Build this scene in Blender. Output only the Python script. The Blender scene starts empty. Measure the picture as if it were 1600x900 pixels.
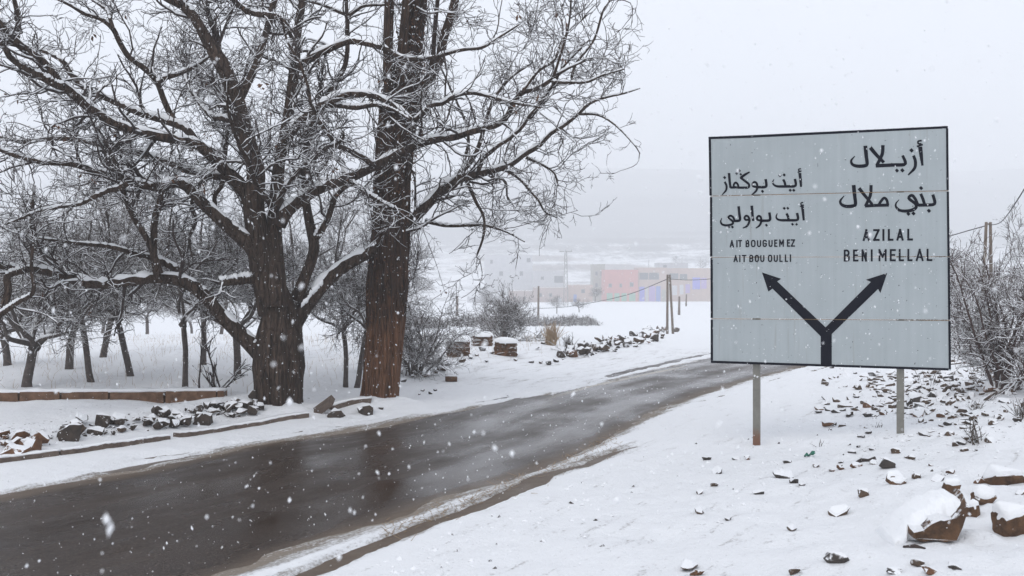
import bpy, bmesh, math, random
import numpy as np
from mathutils import Vector

# ------------------------------------------------------------------ camera, sky, sun, exposure
H = 2.25                      # eye height above the road
FPX = 1600 * 35 / 36.0
HOR = 420.0                   # picture row of the horizon
scene = bpy.context.scene
col = scene.collection

cam_d = bpy.data.cameras.new("camera")
cam_d.lens = 35; cam_d.sensor_width = 36
cam_d.shift_y = -(450 - HOR) / 1600.0
cam_d.clip_start = 0.05; cam_d.clip_end = 6000
cam_d.dof.use_dof = True
cam_d.dof.focus_distance = 13.0
cam_d.dof.aperture_fstop = 4.5
cam = bpy.data.objects.new("camera", cam_d); col.objects.link(cam)
cam.location = (0, 0, H); cam.rotation_euler = (math.radians(90), 0, 0)
scene.camera = cam

SUN_EL, SUN_AZ = 50.0, 205.0   # degrees; high and behind the camera's left shoulder, veiled by cloud
world = bpy.data.worlds.new("World"); scene.world = world; world.use_nodes = True
wn = world.node_tree; wn.nodes.clear()
sky = wn.nodes.new("ShaderNodeTexSky"); sky.sky_type = 'NISHITA'; sky.sun_disc = False
sky.sun_elevation = math.radians(SUN_EL); sky.sun_rotation = math.radians(SUN_AZ)
sky.air_density = 2.0; sky.dust_density = 6.0
mixw = wn.nodes.new("ShaderNodeMix"); mixw.data_type = 'RGBA'
mixw.inputs[0].default_value = 0.93
mixw.inputs[7].default_value = (8.35, 8.75, 9.6, 1)      # closed cloud cover
bg = wn.nodes.new("ShaderNodeBackground"); bg.inputs[1].default_value = 0.1
wo = wn.nodes.new("ShaderNodeOutputWorld")
wn.links.new(sky.outputs[0], mixw.inputs[6]); wn.links.new(mixw.outputs[2], bg.inputs[0]); wn.links.new(bg.outputs[0], wo.inputs[0])

sun_d = bpy.data.lights.new("sun", 'SUN'); sun_d.energy = 0.6; sun_d.angle = math.radians(25); sun_d.color = (1, 0.97, 0.93)
sun = bpy.data.objects.new("sun", sun_d); col.objects.link(sun)
az = math.radians(SUN_AZ); el = math.radians(SUN_EL)
sdir = Vector((math.sin(az) * math.cos(el), math.cos(az) * math.cos(el), math.sin(el)))
sun.rotation_euler = sdir.to_track_quat('Z', 'Y').to_euler()
sun.location = (0, 0, 60)

vs = scene.view_settings
vs.view_transform = 'Standard'; vs.look = 'None'; vs.exposure = 0.2; vs.gamma = 1; vs.use_curve_mapping = False
scene.cycles.volume_bounces = 3
scene.cycles.max_bounces = 8
scene.cycles.diffuse_bounces = 4
scene.cycles.use_denoising = True

# ------------------------------------------------------------------ helpers
rng = np.random.RandomState(7)

def at(px, py, d):
    return np.array([(px - 800) / FPX * d, d, H - (py - HOR) / FPX * d])

def smooth(a, b, x):
    t = np.clip((x - a) / (b - a), 0, 1)
    return t * t * (3 - 2 * t)

def _hash(ix, iy, seed):
    n = (ix.astype(np.int64) * 374761393 + iy.astype(np.int64) * 668265263 + seed * 1442695041) & 0x7fffffff
    n = ((n ^ (n >> 13)) * 1274126177) & 0x7fffffff
    n = n ^ (n >> 16)
    return (n & 0xffff) / 65535.0

def vnoise(x, y, seed=0):
    x = np.asarray(x, float); y = np.asarray(y, float)
    ix = np.floor(x); iy = np.floor(y); fx = x - ix; fy = y - iy
    fx = fx * fx * (3 - 2 * fx); fy = fy * fy * (3 - 2 * fy)
    a = _hash(ix, iy, seed); b = _hash(ix + 1, iy, seed); c = _hash(ix, iy + 1, seed); d = _hash(ix + 1, iy + 1, seed)
    return (a * (1 - fx) + b * fx) * (1 - fy) + (c * (1 - fx) + d * fx) * fy * 1.0

def fbm(x, y, seed=0, octv=3):
    s = 0; a = 0.5; tot = 0
    for k in range(octv):
        s = s + a * vnoise(x * 2 ** k, y * 2 ** k, seed + 17 * k); tot += a; a *= 0.5
    return s / tot * 2 - 1            # about -1..1

def mk_mesh(name, V, F, smooth_shade=True, attrs=None):
    """V (n,3); F (m,3) or (m,4) array, or list of such arrays"""
    Fs = F if isinstance(F, list) else [F]
    Fs = [np.asarray(f, np.int32) for f in Fs if len(f)]
    V = np.asarray(V, np.float32)
    me = bpy.data.meshes.new(name)
    nl = sum(f.size for f in Fs); npoly = sum(len(f) for f in Fs)
    me.vertices.add(len(V)); me.vertices.foreach_set("co", V.ravel())
    me.loops.add(nl); me.loops.foreach_set("vertex_index", np.concatenate([f.ravel() for f in Fs]))
    me.polygons.add(npoly)
    tot = np.concatenate([np.full(len(f), f.shape[1], np.int32) for f in Fs])
    st = np.concatenate([[0], np.cumsum(tot)[:-1]]).astype(np.int32)
    me.polygons.foreach_set("loop_start", st)
    me.polygons.foreach_set("use_smooth", np.full(npoly, smooth_shade))
    for k, a in (attrs or {}).items():
        at_ = me.attributes.new(k, 'FLOAT', 'POINT'); at_.data.foreach_set("value", np.asarray(a, np.float32))
    me.update(calc_edges=True); me.validate()
    return me

def obj(name, me, mat, parent=None):
    o = bpy.data.objects.new(name, me); col.objects.link(o)
    if mat is not None and me is not None and not me.materials:
        me.materials.append(mat)
    if parent is not None: o.parent = parent
    return o

def tag(o, label=None, cat=None, group=None, kind=None):
    if label: o["label"] = label
    if cat: o["category"] = cat
    if group: o["group"] = group
    if kind: o["kind"] = kind
    return o

def thing(name, loc, label, cat, group=None, rz=0.0):
    e = bpy.data.objects.new(name, None); col.objects.link(e)
    e.location = tuple(float(c) for c in loc); e.rotation_euler = (0, 0, rz); e.empty_display_size = 0.2
    return tag(e, label, cat, group)

def part(name, V, F, mat, parent, smooth_shade=True, world=True, attrs=None):
    V = np.asarray(V, float)
    if world and parent is not None:
        p = parent
        while p is not None:
            V = V - np.array(p.location); p = p.parent
    return obj(name, mk_mesh(name, V, F, smooth_shade, attrs), mat, parent)

def copy_tree(o, parent=None):
    c = o.copy(); col.objects.link(c); c.parent = parent
    for ch in o.children:
        if ch.name in bpy.data.objects: copy_tree(ch, c)
    return c

class MB:
    """collects vertices and faces"""
    def __init__(s): s.V = []; s.Q = []; s.T = []; s.n = 0
    def add(s, V, Q=None, T=None):
        V = np.asarray(V, float).reshape(-1, 3)
        if Q is not None and len(Q): s.Q.append(np.asarray(Q, np.int64) + s.n)
        if T is not None and len(T): s.T.append(np.asarray(T, np.int64) + s.n)
        s.V.append(V); s.n += len(V)
        return s
    def box(s, c, size, rz=0.0, taper=1.0, rx=0.0, ry=0.0):
        sx, sy, sz = [v / 2 for v in size]
        v = np.array([[-sx, -sy, -sz], [sx, -sy, -sz], [sx, sy, -sz], [-sx, sy, -sz],
                      [-sx * taper, -sy * taper, sz], [sx * taper, -sy * taper, sz], [sx * taper, sy * taper, sz], [-sx * taper, sy * taper, sz]])
        for ang, ax in ((rx, 0), (ry, 1), (rz, 2)):
            if ang:
                c_, s_ = math.cos(ang), math.sin(ang); i, j = [(1, 2), (2, 0), (0, 1)][ax]
                w = v.copy(); w[:, i] = c_ * v[:, i] - s_ * v[:, j]; w[:, j] = s_ * v[:, i] + c_ * v[:, j]; v = w
        return s.add(v + np.asarray(c, float), [[0, 3, 2, 1], [4, 5, 6, 7], [0, 1, 5, 4], [1, 2, 6, 5], [2, 3, 7, 6], [3, 0, 4, 7]])
    def tubes(s, P, R, K, ref=None, cap=False):
        V, Q, T = tube_batch(P, R, K, ref, cap)
        return s.add(V, Q, T)
    def tube(s, pts, rad, K=6, cap=True):
        P = np.asarray(pts, float)[None]
        R = np.full((1, P.shape[1]), rad) if np.isscalar(rad) else np.asarray(rad, float)[None]
        return s.tubes(P, R, K, None, cap)
    def data(s):
        return np.concatenate(s.V), [np.concatenate(f) for f in (s.Q, s.T) if f]
    def build(s, name, mat, parent=None, smooth_shade=False, world=True):
        V, F = s.data()
        return part(name, V, F, mat, parent, smooth_shade, world)

def tangents(P):
    t = np.gradient(P, axis=1)
    return t / (np.linalg.norm(t, axis=2, keepdims=True) + 1e-9)

def tube_batch(P, R, K, ref=None, cap=False):
    B, N, _ = P.shape
    t = tangents(P)
    if ref is None:
        ch = P[:, -1] - P[:, 0]; ch = ch / (np.linalg.norm(ch, axis=1, keepdims=True) + 1e-9)
        a = np.where(np.abs(ch[:, 2:3]) < 0.7, np.array([[0, 0, 1.0]]), np.array([[1.0, 0, 0]]))
        rf = np.cross(ch, a); rf /= np.linalg.norm(rf, axis=1, keepdims=True) + 1e-9
    else:
        rf = np.tile(np.asarray(ref, float)[None], (B, 1))
    rf = np.repeat(rf[:, None], N, 1)
    u = rf - (rf * t).sum(2, keepdims=True) * t
    u /= np.linalg.norm(u, axis=2, keepdims=True) + 1e-9
    v = np.cross(t, u)
    th = np.arange(K) / K * 2 * math.pi
    ring = u[:, :, None] * np.cos(th)[None, None, :, None] + v[:, :, None] * np.sin(th)[None, None, :, None]
    V = P[:, :, None] + ring * R[:, :, None, None] if R.ndim == 2 else P[:, :, None] + ring * R[..., None]
    idx = np.arange(B * N * K).reshape(B, N, K)
    a = idx[:, :-1]; b = idx[:, 1:]
    Q = np.stack([a, np.roll(a, -1, 2), np.roll(b, -1, 2), b], -1).reshape(-1, 4)
    T = None
    if cap:
        T = []
        for bi in range(B):
            for n_, flip in ((0, True), (N - 1, False)):
                r = idx[bi, n_]
                for k in range(1, K - 1):
                    T.append([r[0], r[k + 1], r[k]] if flip else [r[0], r[k], r[k + 1]])
    return V.reshape(-1, 3), Q, T

def catmull(pts, n):
    """resample a polyline of any dimension to n points along a Catmull-Rom curve"""
    p = np.asarray(pts, float)
    q = np.vstack([2 * p[0] - p[1], p, 2 * p[-1] - p[-2]])
    m = len(p) - 1
    seg = np.linalg.norm(np.diff(p[:, :2], axis=0), axis=1) + 1e-6
    cum = np.concatenate([[0], np.cumsum(seg)]) / seg.sum()
    out = []
    for u in np.linspace(0, 1, n):
        i = min(np.searchsorted(cum, u, side='right') - 1, m - 1); i = max(i, 0)
        t = (u - cum[i]) / (cum[i + 1] - cum[i])
        a, b, c, d = q[i], q[i + 1], q[i + 2], q[i + 3]
        out.append(0.5 * ((2 * b) + (c - a) * t + (2 * a - 5 * b + 4 * c - d) * t * t + (3 * b - a - 3 * c + d) * t ** 3))
    return np.array(out)

# ------------------------------------------------------------------ materials
def new_mat(name):
    m = bpy.data.materials.new(name); m.use_nodes = True
    nt = m.node_tree; nt.nodes.clear()
    o = nt.nodes.new("ShaderNodeOutputMaterial"); b = nt.nodes.new("ShaderNodeBsdfPrincipled")
    nt.links.new(b.outputs[0], o.inputs[0])
    return m, nt, b

def nd(nt, t, **kw):
    n = nt.nodes.new(t)
    for k, v in kw.items(): setattr(n, k, v)
    return n

def noise_tex(nt, scale, detail=4, rough=0.6, vec=None, dim='3D'):
    n = nd(nt, "ShaderNodeTexNoise"); n.inputs["Scale"].default_value = scale
    n.inputs["Detail"].default_value = detail; n.inputs["Roughness"].default_value = rough
    if vec is not None: nt.links.new(vec, n.inputs["Vector"])
    return n

def ramp(nt, fac, stops):
    r = nd(nt, "ShaderNodeValToRGB"); e = r.color_ramp.elements
    while len(e) < len(stops): e.new(0.5)
    for el_, (p, c) in zip(e, stops):
        el_.position = p; el_.color = (c, c, c, 1) if np.isscalar(c) else (*c, 1)
    nt.links.new(fac, r.inputs[0]); return r

def math_n(nt, op, a, b=None, clamp=False):
    m = nd(nt, "ShaderNodeMath", operation=op, use_clamp=clamp)
    for i, v in enumerate((a, b)):
        if v is None: continue
        if np.isscalar(v): m.inputs[i].default_value = v
        else: nt.links.new(v, m.inputs[i])
    return m.outputs[0]

def mixc(nt, fac, a, b):
    m = nd(nt, "ShaderNodeMix", data_type='RGBA')
    for i, v in ((0, fac), (6, a), (7, b)):
        if isinstance(v, (tuple, list)): m.inputs[i].default_value = (*v, 1)
        elif np.isscalar(v): m.inputs[i].default_value = v
        else: nt.links.new(v, m.inputs[i])
    return m.outputs[2]

def bump(nt, b, height, strength, dist=0.02):
    n = nd(nt, "ShaderNodeBump"); n.inputs["Strength"].default_value = strength; n.inputs["Distance"].default_value = dist
    nt.links.new(height, n.inputs["Height"]); nt.links.new(n.outputs[0], b.inputs["Normal"])

def geo_pos(nt): return nd(nt, "ShaderNodeNewGeometry").outputs["Position"]
def obj_co(nt): return nd(nt, "ShaderNodeTexCoord").outputs["Object"]

def simple(name, c1, c2, scale=6, rough=0.85, bstr=0.3, bdist=0.02, spec=0.3, snow=0.0, detail=5):
    """two-tone noise material; snow > 0 lets snow lie on upward faces"""
    m, nt, b = new_mat(name)
    co = obj_co(nt)
    n = noise_tex(nt, scale, detail, 0.65, co)
    r = ramp(nt, n.outputs[0], [(0.3, 0.0), (0.7, 1.0)])
    c = mixc(nt, r.outputs[0], c1, c2)
    ro = None
    if snow > 0:
        g = nd(nt, "ShaderNodeNewGeometry"); s = nd(nt, "ShaderNodeSeparateXYZ"); nt.links.new(g.outputs["Normal"], s.inputs[0])
        n2 = noise_tex(nt, scale * 1.3, 4, 0.6, g.outputs["Position"])
        k = math_n(nt, 'ADD', s.outputs[2], math_n(nt, 'MULTIPLY', math_n(nt, 'SUBTRACT', n2.outputs[0], 0.5), 1.1))
        f = ramp(nt, k, [(max(0.02, 1.0 - snow - 0.06), 0.0), (min(0.99, 1.0 - snow + 0.06), 1.0)])
        c = mixc(nt, f.outputs[0], c, (0.86, 0.87, 0.89))
    nt.links.new(c, b.inputs["Base Color"])
    b.inputs["Roughness"].default_value = rough; b.inputs["Specular IOR Level"].default_value = spec
    bump(nt, b, n.outputs[0], bstr, bdist)
    return m

M = {}
def snow_mat(name, bs=0.35):
    m, nt, b = new_mat(name)
    p = geo_pos(nt)
    n = noise_tex(nt, 9, 6, 0.6, p); n2 = noise_tex(nt, 70, 3, 0.6, p)
    h = math_n(nt, 'ADD', n.outputs[0], math_n(nt, 'MULTIPLY', n2.outputs[0], 0.25))
    b.inputs["Base Color"].default_value = (0.87, 0.88, 0.895, 1)
    b.inputs["Roughness"].default_value = 0.8; b.inputs["Specular IOR Level"].default_value = 0.15
    bump(nt, b, h, bs, 0.05)
    return m
M['snow'] = snow_mat("snow")

def bark_mat(name, c1, c2, c3, zs=0.22, sc=16, low=None):
    m, nt, b = new_mat(name)
    mp = nd(nt, "ShaderNodeMapping"); mp.inputs["Scale"].default_value = (1, 1, zs)
    nt.links.new(obj_co(nt), mp.inputs[0])
    n = noise_tex(nt, sc, 6, 0.7, mp.outputs[0]); n2 = noise_tex(nt, 2.2, 4, 0.6, obj_co(nt))
    v = nd(nt, "ShaderNodeTexVoronoi", feature='DISTANCE_TO_EDGE'); v.inputs["Scale"].default_value = sc * 1.1
    nt.links.new(mp.outputs[0], v.inputs["Vector"])
    r = ramp(nt, n.outputs[0], [(0.32, 0.0), (0.66, 1.0)])
    c = mixc(nt, r.outputs[0], c1, c2)
    r2 = ramp(nt, n2.outputs[0], [(0.42, 0.0), (0.62, 1.0)])
    c = mixc(nt, math_n(nt, 'MULTIPLY', r2.outputs[0], 0.8), c, c3)
    if low:      # outer bark gone near the foot
        s = nd(nt, "ShaderNodeSeparateXYZ"); nt.links.new(obj_co(nt), s.inputs[0])
        k = math_n(nt, 'ADD', math_n(nt, 'MULTIPLY', s.outputs[2], -0.55), math_n(nt, 'MULTIPLY', n2.outputs[0], 1.2))
        k = math_n(nt, 'ADD', k, math_n(nt, 'MULTIPLY', n.outputs[0], 0.8))
        c = mixc(nt, ramp(nt, k, [(0.15, 0.0), (0.45, 0.75)]).outputs[0], c, low)
    vr = ramp(nt, v.outputs[0], [(0.0, 0.0), (0.18, 1.0)])
    h = math_n(nt, 'ADD', math_n(nt, 'MULTIPLY', n.outputs[0], 0.7), math_n(nt, 'MULTIPLY', vr.outputs[0], 0.6))
    nt.links.new(c, b.inputs["Base Color"]); b.inputs["Roughness"].default_value = 0.85
    b.inputs["Specular IOR Level"].default_value = 0.25
    bump(nt, b, h, 1.0, 0.08)
    return m
M['bark'] = bark_mat("walnut bark", (0.016, 0.010, 0.008), (0.125, 0.084, 0.062), (0.055, 0.037, 0.028), sc=12)
M['poplar'] = bark_mat("poplar bark", (0.018, 0.011, 0.008), (0.120, 0.068, 0.043), (0.050, 0.028, 0.019), zs=0.10, sc=15, low=(0.205, 0.098, 0.052))
M['twig'] = simple("twig bark", (0.030, 0.022, 0.020), (0.062, 0.046, 0.042), 20, 0.9, 0.2)
M['old_twig'] = simple("orchard bark", (0.055, 0.045, 0.041), (0.130, 0.108, 0.098), 14, 0.9, 0.3)
M['red_twig'] = simple("reddish shoots", (0.045, 0.029, 0.026), (0.095, 0.060, 0.052), 14, 0.9, 0.2)
M['stone'] = simple("brown stone", (0.050, 0.040, 0.034), (0.130, 0.085, 0.056), 7, 0.85, 0.6, 0.02, 0.3, snow=0.60)
M['rust_stone'] = simple("rusty stone", (0.075, 0.040, 0.024), (0.190, 0.095, 0.050), 6, 0.85, 0.6, 0.02, 0.3, snow=0.58)
M['dark_stone'] = simple("dark wet stone", (0.022, 0.020, 0.020), (0.070, 0.055, 0.045), 8, 0.6, 0.6, 0.02, 0.4, snow=0.58)
M['row_stone'] = simple("dark row stone", (0.020, 0.017, 0.015), (0.075, 0.052, 0.038), 8, 0.7, 0.7, 0.03, 0.35, snow=0.52)
M['bare_rock'] = simple("ochre rock", (0.038, 0.022, 0.015), (0.175, 0.092, 0.045), 9, 0.8, 1.0, 0.05, 0.3, snow=0.28, detail=8)
M['earth_wall'] = simple("earth wall", (0.085, 0.048, 0.030), (0.215, 0.125, 0.078), 9, 0.9, 0.8, 0.03, 0.2)
M['adobe'] = simple("rammed earth", (0.12, 0.065, 0.04), (0.24, 0.13, 0.08), 9, 0.9, 0.8, 0.03, 0.2, snow=0.12)
M['kerb'] = simple("kerb concrete", (0.08, 0.06, 0.05), (0.18, 0.14, 0.115), 8, 0.9, 0.5, 0.02, 0.2)
M['straw'] = simple("dry straw", (0.30, 0.21, 0.13), (0.46, 0.35, 0.24), 10, 0.9, 0.1)
M['leaf'] = simple("dead leaf", (0.07, 0.032, 0.018), (0.17, 0.085, 0.045), 8, 0.8, 0.2)
M['weed'] = simple("weed stem", (0.045, 0.035, 0.028), (0.10, 0.075, 0.055), 14, 0.9, 0.2)
M['flake'] = simple("snowflake", (0.9, 0.91, 0.93), (0.9, 0.91, 0.93), 5, 0.8, 0.0)

# ------------------------------------------------------------------ road lines and terrain
TD = np.array([0.552, 0.834]); TD /= np.linalg.norm(TD)       # along the road
ND = np.array([TD[1], -TD[0]])                                 # to its right
def gnd0(px, py):
    d = H * FPX / (py - HOR); return np.array([(px - 800) / FPX * d, d])
near_px = [(400, 877), (533, 830), (633, 800), (700, 773), (767, 753), (833, 729), (900, 705), (950, 678), (985, 659), (1031, 637), (1089, 615), (1147, 598), (1176, 590), (1240, 573)]
far_px = [(0, 777), (94, 759), (219, 737), (344, 709), (400, 697), (517, 680), (633, 660), (717, 645), (817, 627), (887, 615), (945, 602), (979, 591), (1060, 573), (1109, 563)]
rut_px = [(500, 893), (580, 860), (633, 840), (683, 817), (733, 800), (800, 767), (843, 748)]
def sq(l):
    a = np.array([gnd0(*p) for p in l]); return a @ TD, a @ ND
ns, nq = sq(near_px); fs, fq = sq(far_px); rs_, rq_ = sq(rut_px)
def bend(s): 
    t = np.maximum(s - 27, 0); return np.where(t < 20, 0.010 * t * t, 4.0 + 0.4 * (t - 20))
def near_q(s): return np.interp(s, np.append(ns, [ns[-1] + 6]), np.append(nq, [nq[-1]])) + bend(s)
def far_q(s): return np.interp(s, fs, fq) + bend(s)
def rut_q(s): return np.interp(s, rs_, rq_)

def road_sq(x, y):
    return x * TD[0] + y * TD[1], x * ND[0] + y * ND[1]

KERB_Q = -11.25
FARP = np.array([(27, 0), (40, -0.55), (70, -2.6), (100, -3.3), (180, -5.3), (375, -10.1), (450, -11.5), (520, -12)], float)
def far_drop(y): return np.interp(y, FARP[:, 0], FARP[:, 1])
def terrain(x, y, detail=True):
    x = np.asarray(x, float); y = np.asarray(y, float)
    s, q = road_sq(x, y)
    z = far_drop(y) + 0 * x
    qe = q - bend(s)
    rise = np.log1p(np.exp(np.minimum((qe + 4.6) * 2.2, 60))) / 2.2 * 0.118
    rise = np.minimum(rise, 0.85 + 0.05 * rise)
    z = z + rise * (1 - 0.55 * smooth(24, 60, y)) 
    # shoulder and field on the far side
    z = z + 0.16 * smooth(KERB_Q - 0.5, KERB_Q - 2.6, qe) * (1 - smooth(30, 60, y))
    z = z + 0.15 * np.exp(-((qe - KERB_Q + 1.0) / 0.5) ** 2) * smooth(19, 15.5, y)
    # snow lumps
    z = z + 0.05 * fbm(x * 0.5, y * 0.5, 3) * smooth(0.3, 1.5, np.minimum(np.abs(q - near_q(s)), np.abs(q - far_q(s))))
    onbank = smooth(-4.8, -2.6, qe)
    rgh = smooth(-3.6, -1.6, qe + 0.12 * (y - 11)) * smooth(2.0, 6.0, y)
    z = z + onbank * 0.06 * fbm(x * 1.7, y * 1.7, 5, 3) + 0.055 * rgh * np.maximum(fbm(x * 3.6, y * 3.6, 6, 3) + 0.15, 0) * 1.6
    onfield = smooth(KERB_Q - 0.3, KERB_Q - 1.2, qe)
    z = z + onfield * 0.05 * fbm(x * 1.3, y * 1.3, 8, 3)
    # drifts round the two big trunks, dimples in the open snow
    for tx, ty in ((-3.57, 15.3), (-2.16, 16.0)):
        z = z + 0.15 * np.exp(-(((x - tx) ** 2 + (y - ty) ** 2) / 0.45) ** 1.5) * (1 + 0.4 * fbm(x * 3, y * 3, 93, 2))
    if detail:
        z = z - 0.034 * smooth(-5.4, -4.2, qe) * smooth(0.22, 0.7, fbm(x * 3.3, y * 3.3, 91, 3))
        # snow edge over the asphalt: ragged
        rag = 0.17 * fbm(s * 0.55, q * 0.9, 11, 2) + 0.10 * fbm(s * 2.3, q * 4.5, 12, 3)
        dn = q - near_q(s) + rag
        df = far_q(s) - q + rag
        out = np.maximum(dn, df)                     # >0 outside the asphalt
        z = z + 0.045 * smooth(-0.10, 0.40, out) + 0.02 * smooth(0.3, 1.0, out) - 0.022
        z = z - 0.05 * smooth(-0.10, -0.9, out)
        # muddy rut on the near shoulder
        wr_s = smooth(13.4, 8.0, s)
        dr = np.abs(q - rut_q(s) + 0.12 * fbm(s * 1.2, s * 0.3, 21, 3)) 
        wr = (0.095 + 0.05 * fbm(s * 0.9, q * 0, 22, 2)) * wr_s
        vis = smooth(12.9, 9.5, s + 1.2 * fbm(s * 1.6, q * 3, 23, 3))
        z = z - 0.085 * vis * smooth(wr + 0.07, wr - 0.03, dr)
        z = z + 0.012 * fbm(x * 5, y * 5, 31, 2) * smooth(-0.1, 0.3, out)
        # far shoulder: car tracks just outside the asphalt
        st = fbm(s * 0.7, qe * 9.0, 41, 3)
        band = smooth(0.15, 0.35, df) * smooth(1.05, 0.6, df) * smooth(25, 17, s)
        z = z - 0.050 * band * smooth(0.18, 0.5, st + 0.25 * fbm(s * 3, q * 6, 42, 2))
        # far end: a loose tongue of snow inside the road edge, track beyond it
        tr = np.abs(df - 0.55 - 0.2 * smooth(19, 27, s)) 
        z = z - 0.07 * smooth(0.20, 0.08, tr) * smooth(17.5, 19.5, s)
        # near shoulder beyond the rut: thin brown tracks
        st2 = fbm(s * 0.3, qe * 5.5, 45, 3)
        band2 = smooth(0.05, 0.25, dn) * smooth(0.95, 0.5, dn) * smooth(14, 17, s) * smooth(30, 26, s)
        z = z - 0.055 * band2 * smooth(0.05, 0.45, st2 + 0.25 * fbm(s * 3, q * 6, 46, 2))
    return z


def zfast(x, y):
    """ground height read from the built ground sheet"""
    i = np.clip(np.searchsorted(xs, x) - 1, 0, len(xs) - 2); j = np.clip(np.searchsorted(ys, y) - 1, 0, len(ys) - 2)
    u = np.clip((x - xs[i]) / (xs[i + 1] - xs[i]), 0, 1); v = np.clip((y - ys[j]) / (ys[j + 1] - ys[j]), 0, 1)
    return (ZG[j, i] * (1 - u) + ZG[j, i + 1] * u) * (1 - v) + (ZG[j + 1, i] * (1 - u) + ZG[j + 1, i + 1] * u) * v
def hz(x, y): return float(zfast(np.array([x]), np.array([y]))[0])
DS = np.concatenate([np.arange(3, 40, 0.02), np.arange(40, 220, 0.4)])
def hit(px, py):
    """where the view ray meets the ground"""
    a = at(px, py, 1.0) - np.array([0, 0, H])
    zz = zfast(a[0] * DS, a[1] * DS) - (H + a[2] * DS)
    i = int(np.argmax(zz > 0))
    if zz[i] <= 0: i = len(DS) - 1
    d = DS[i]
    return np.array([a[0] * d, d, hz(a[0] * d, d)])

def grid(name, xs, ys, zf, mat, attrs=None, zadd=0.0):
    X, Y = np.meshgrid(xs, ys)
    Z = zf(X.ravel(), Y.ravel()) + zadd
    V = np.stack([X.ravel(), Y.ravel(), Z], 1)
    nx, ny = len(xs), len(ys)
    i = np.arange(nx * ny).reshape(ny, nx)
    Q = np.stack([i[:-1, :-1], i[:-1, 1:], i[1:, 1:], i[1:, :-1]], -1).reshape(-1, 4)
    at_ = {k: f(X.ravel(), Y.ravel()) for k, f in (attrs or {}).items()}
    return obj(name, mk_mesh(name, V, Q, True, at_), mat)

def axis(lo, fine_lo, fine_hi, hi, step, g=1.10):
    a = list(np.arange(fine_lo, fine_hi, step)); s = step
    while a[-1] < hi: s *= g; a.append(min(a[-1] + s, hi))
    b = []; s = step; v = fine_lo
    while v > lo: s *= g; v = max(v - s, lo); b.append(v)
    return np.array(b[::-1] + a)

def mud_attr(x, y):
    s, q = road_sq(x, y)
    rag = 0.12 * fbm(s * 0.8, q * 2, 51, 3)
    dn = q - near_q(s) + rag; df = far_q(s) - q + rag
    out = np.maximum(dn, df)
    m = smooth(0.55, 0.0, out)
    dr = np.abs(q - rut_q(s)); m = np.maximum(m, 0.8 * smooth(0.30, 0.10, dr) * smooth(13, 10.5, s))
    m = np.maximum(m, 0.45 * smooth(1.1, 0.3, dn) * smooth(13, 16, s) * smooth(30, 26, s))
    m = np.maximum(m, 0.35 * smooth(1.1, 0.4, df))
    m = np.maximum(m, 0.22 * smooth(2.6, 0.4, dn) * smooth(-0.2, 0.5, fbm(x * 1.1, y * 1.1, 57, 3)))
    return m

def ground_mat():
    m, nt, b = new_mat("snowy ground")
    p = geo_pos(nt)
    n = noise_tex(nt, 5, 6, 0.6, p); n2 = noise_tex(nt, 45, 4, 0.65, p)
    mp = nd(nt, "ShaderNodeMapping"); mp.inputs["Rotation"].default_value = (0, 0, -math.atan2(TD[1], TD[0]))
    nt.links.new(p, mp.inputs[0])
    mp2 = nd(nt, "ShaderNodeMapping"); mp2.inputs["Scale"].default_value = (0.25, 1.6, 1)
    nt.links.new(mp.outputs[0], mp2.inputs[0])
    st = noise_tex(nt, 5, 6, 0.7, mp2.outputs[0])
    fine = noise_tex(nt, 28, 4, 0.7, p)
    a = nd(nt, "ShaderNodeAttribute", attribute_name="mud")
    k = math_n(nt, 'ADD', a.outputs["Fac"], math_n(nt, 'MULTIPLY', math_n(nt, 'SUBTRACT', st.outputs[0], 0.5), 1.5))
    k = math_n(nt, 'ADD', k, math_n(nt, 'MULTIPLY', math_n(nt, 'SUBTRACT', fine.outputs[0], 0.5), 1.0))
    f = ramp(nt, k, [(0.55, 0.0), (0.95, 0.92)])
    f0 = math_n(nt, 'MULTIPLY', f.outputs[0], ramp(nt, a.outputs["Fac"], [(0.02, 0.0), (0.2, 1.0)]).outputs[0])
    mudc = mixc(nt, n2.outputs[0], (0.10, 0.075, 0.05), (0.30, 0.24, 0.18))
    # sparse bare specks on the bank
    sp = noise_tex(nt, 16, 3, 0.5, p); sp2 = noise_tex(nt, 0.7, 3, 0.5, p)
    a2 = nd(nt, "ShaderNodeAttribute", attribute_name="thin")
    ks = math_n(nt, 'ADD', sp.outputs[0], math_n(nt, 'MULTIPLY', sp2.outputs[0], 0.25))
    ks = math_n(nt, 'ADD', ks, math_n(nt, 'MULTIPLY', a2.outputs["Fac"], 0.10))
    fsp = ramp(nt, ks, [(0.885, 0.0), (0.93, 1.0)])
    c = mixc(nt, f0, (0.865, 0.875, 0.895), mudc)
    c = mixc(nt, math_n(nt, 'MULTIPLY', fsp.outputs[0], a2.outputs["Fac"]), c, (0.09, 0.065, 0.05))
    nt.links.new(c, b.inputs["Base Color"]); b.inputs["Roughness"].default_value = 0.75
    b.inputs["Specular IOR Level"].default_value = 0.2
    h = math_n(nt, 'ADD', math_n(nt, 'MULTIPLY', n.outputs[0], 0.9), math_n(nt, 'MULTIPLY', n2.outputs[0], 0.35))
    h = math_n(nt, 'SUBTRACT', h, math_n(nt, 'MULTIPLY', f0, 0.4))
    bump(nt, b, h, 0.75, 0.07)
    return m

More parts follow.
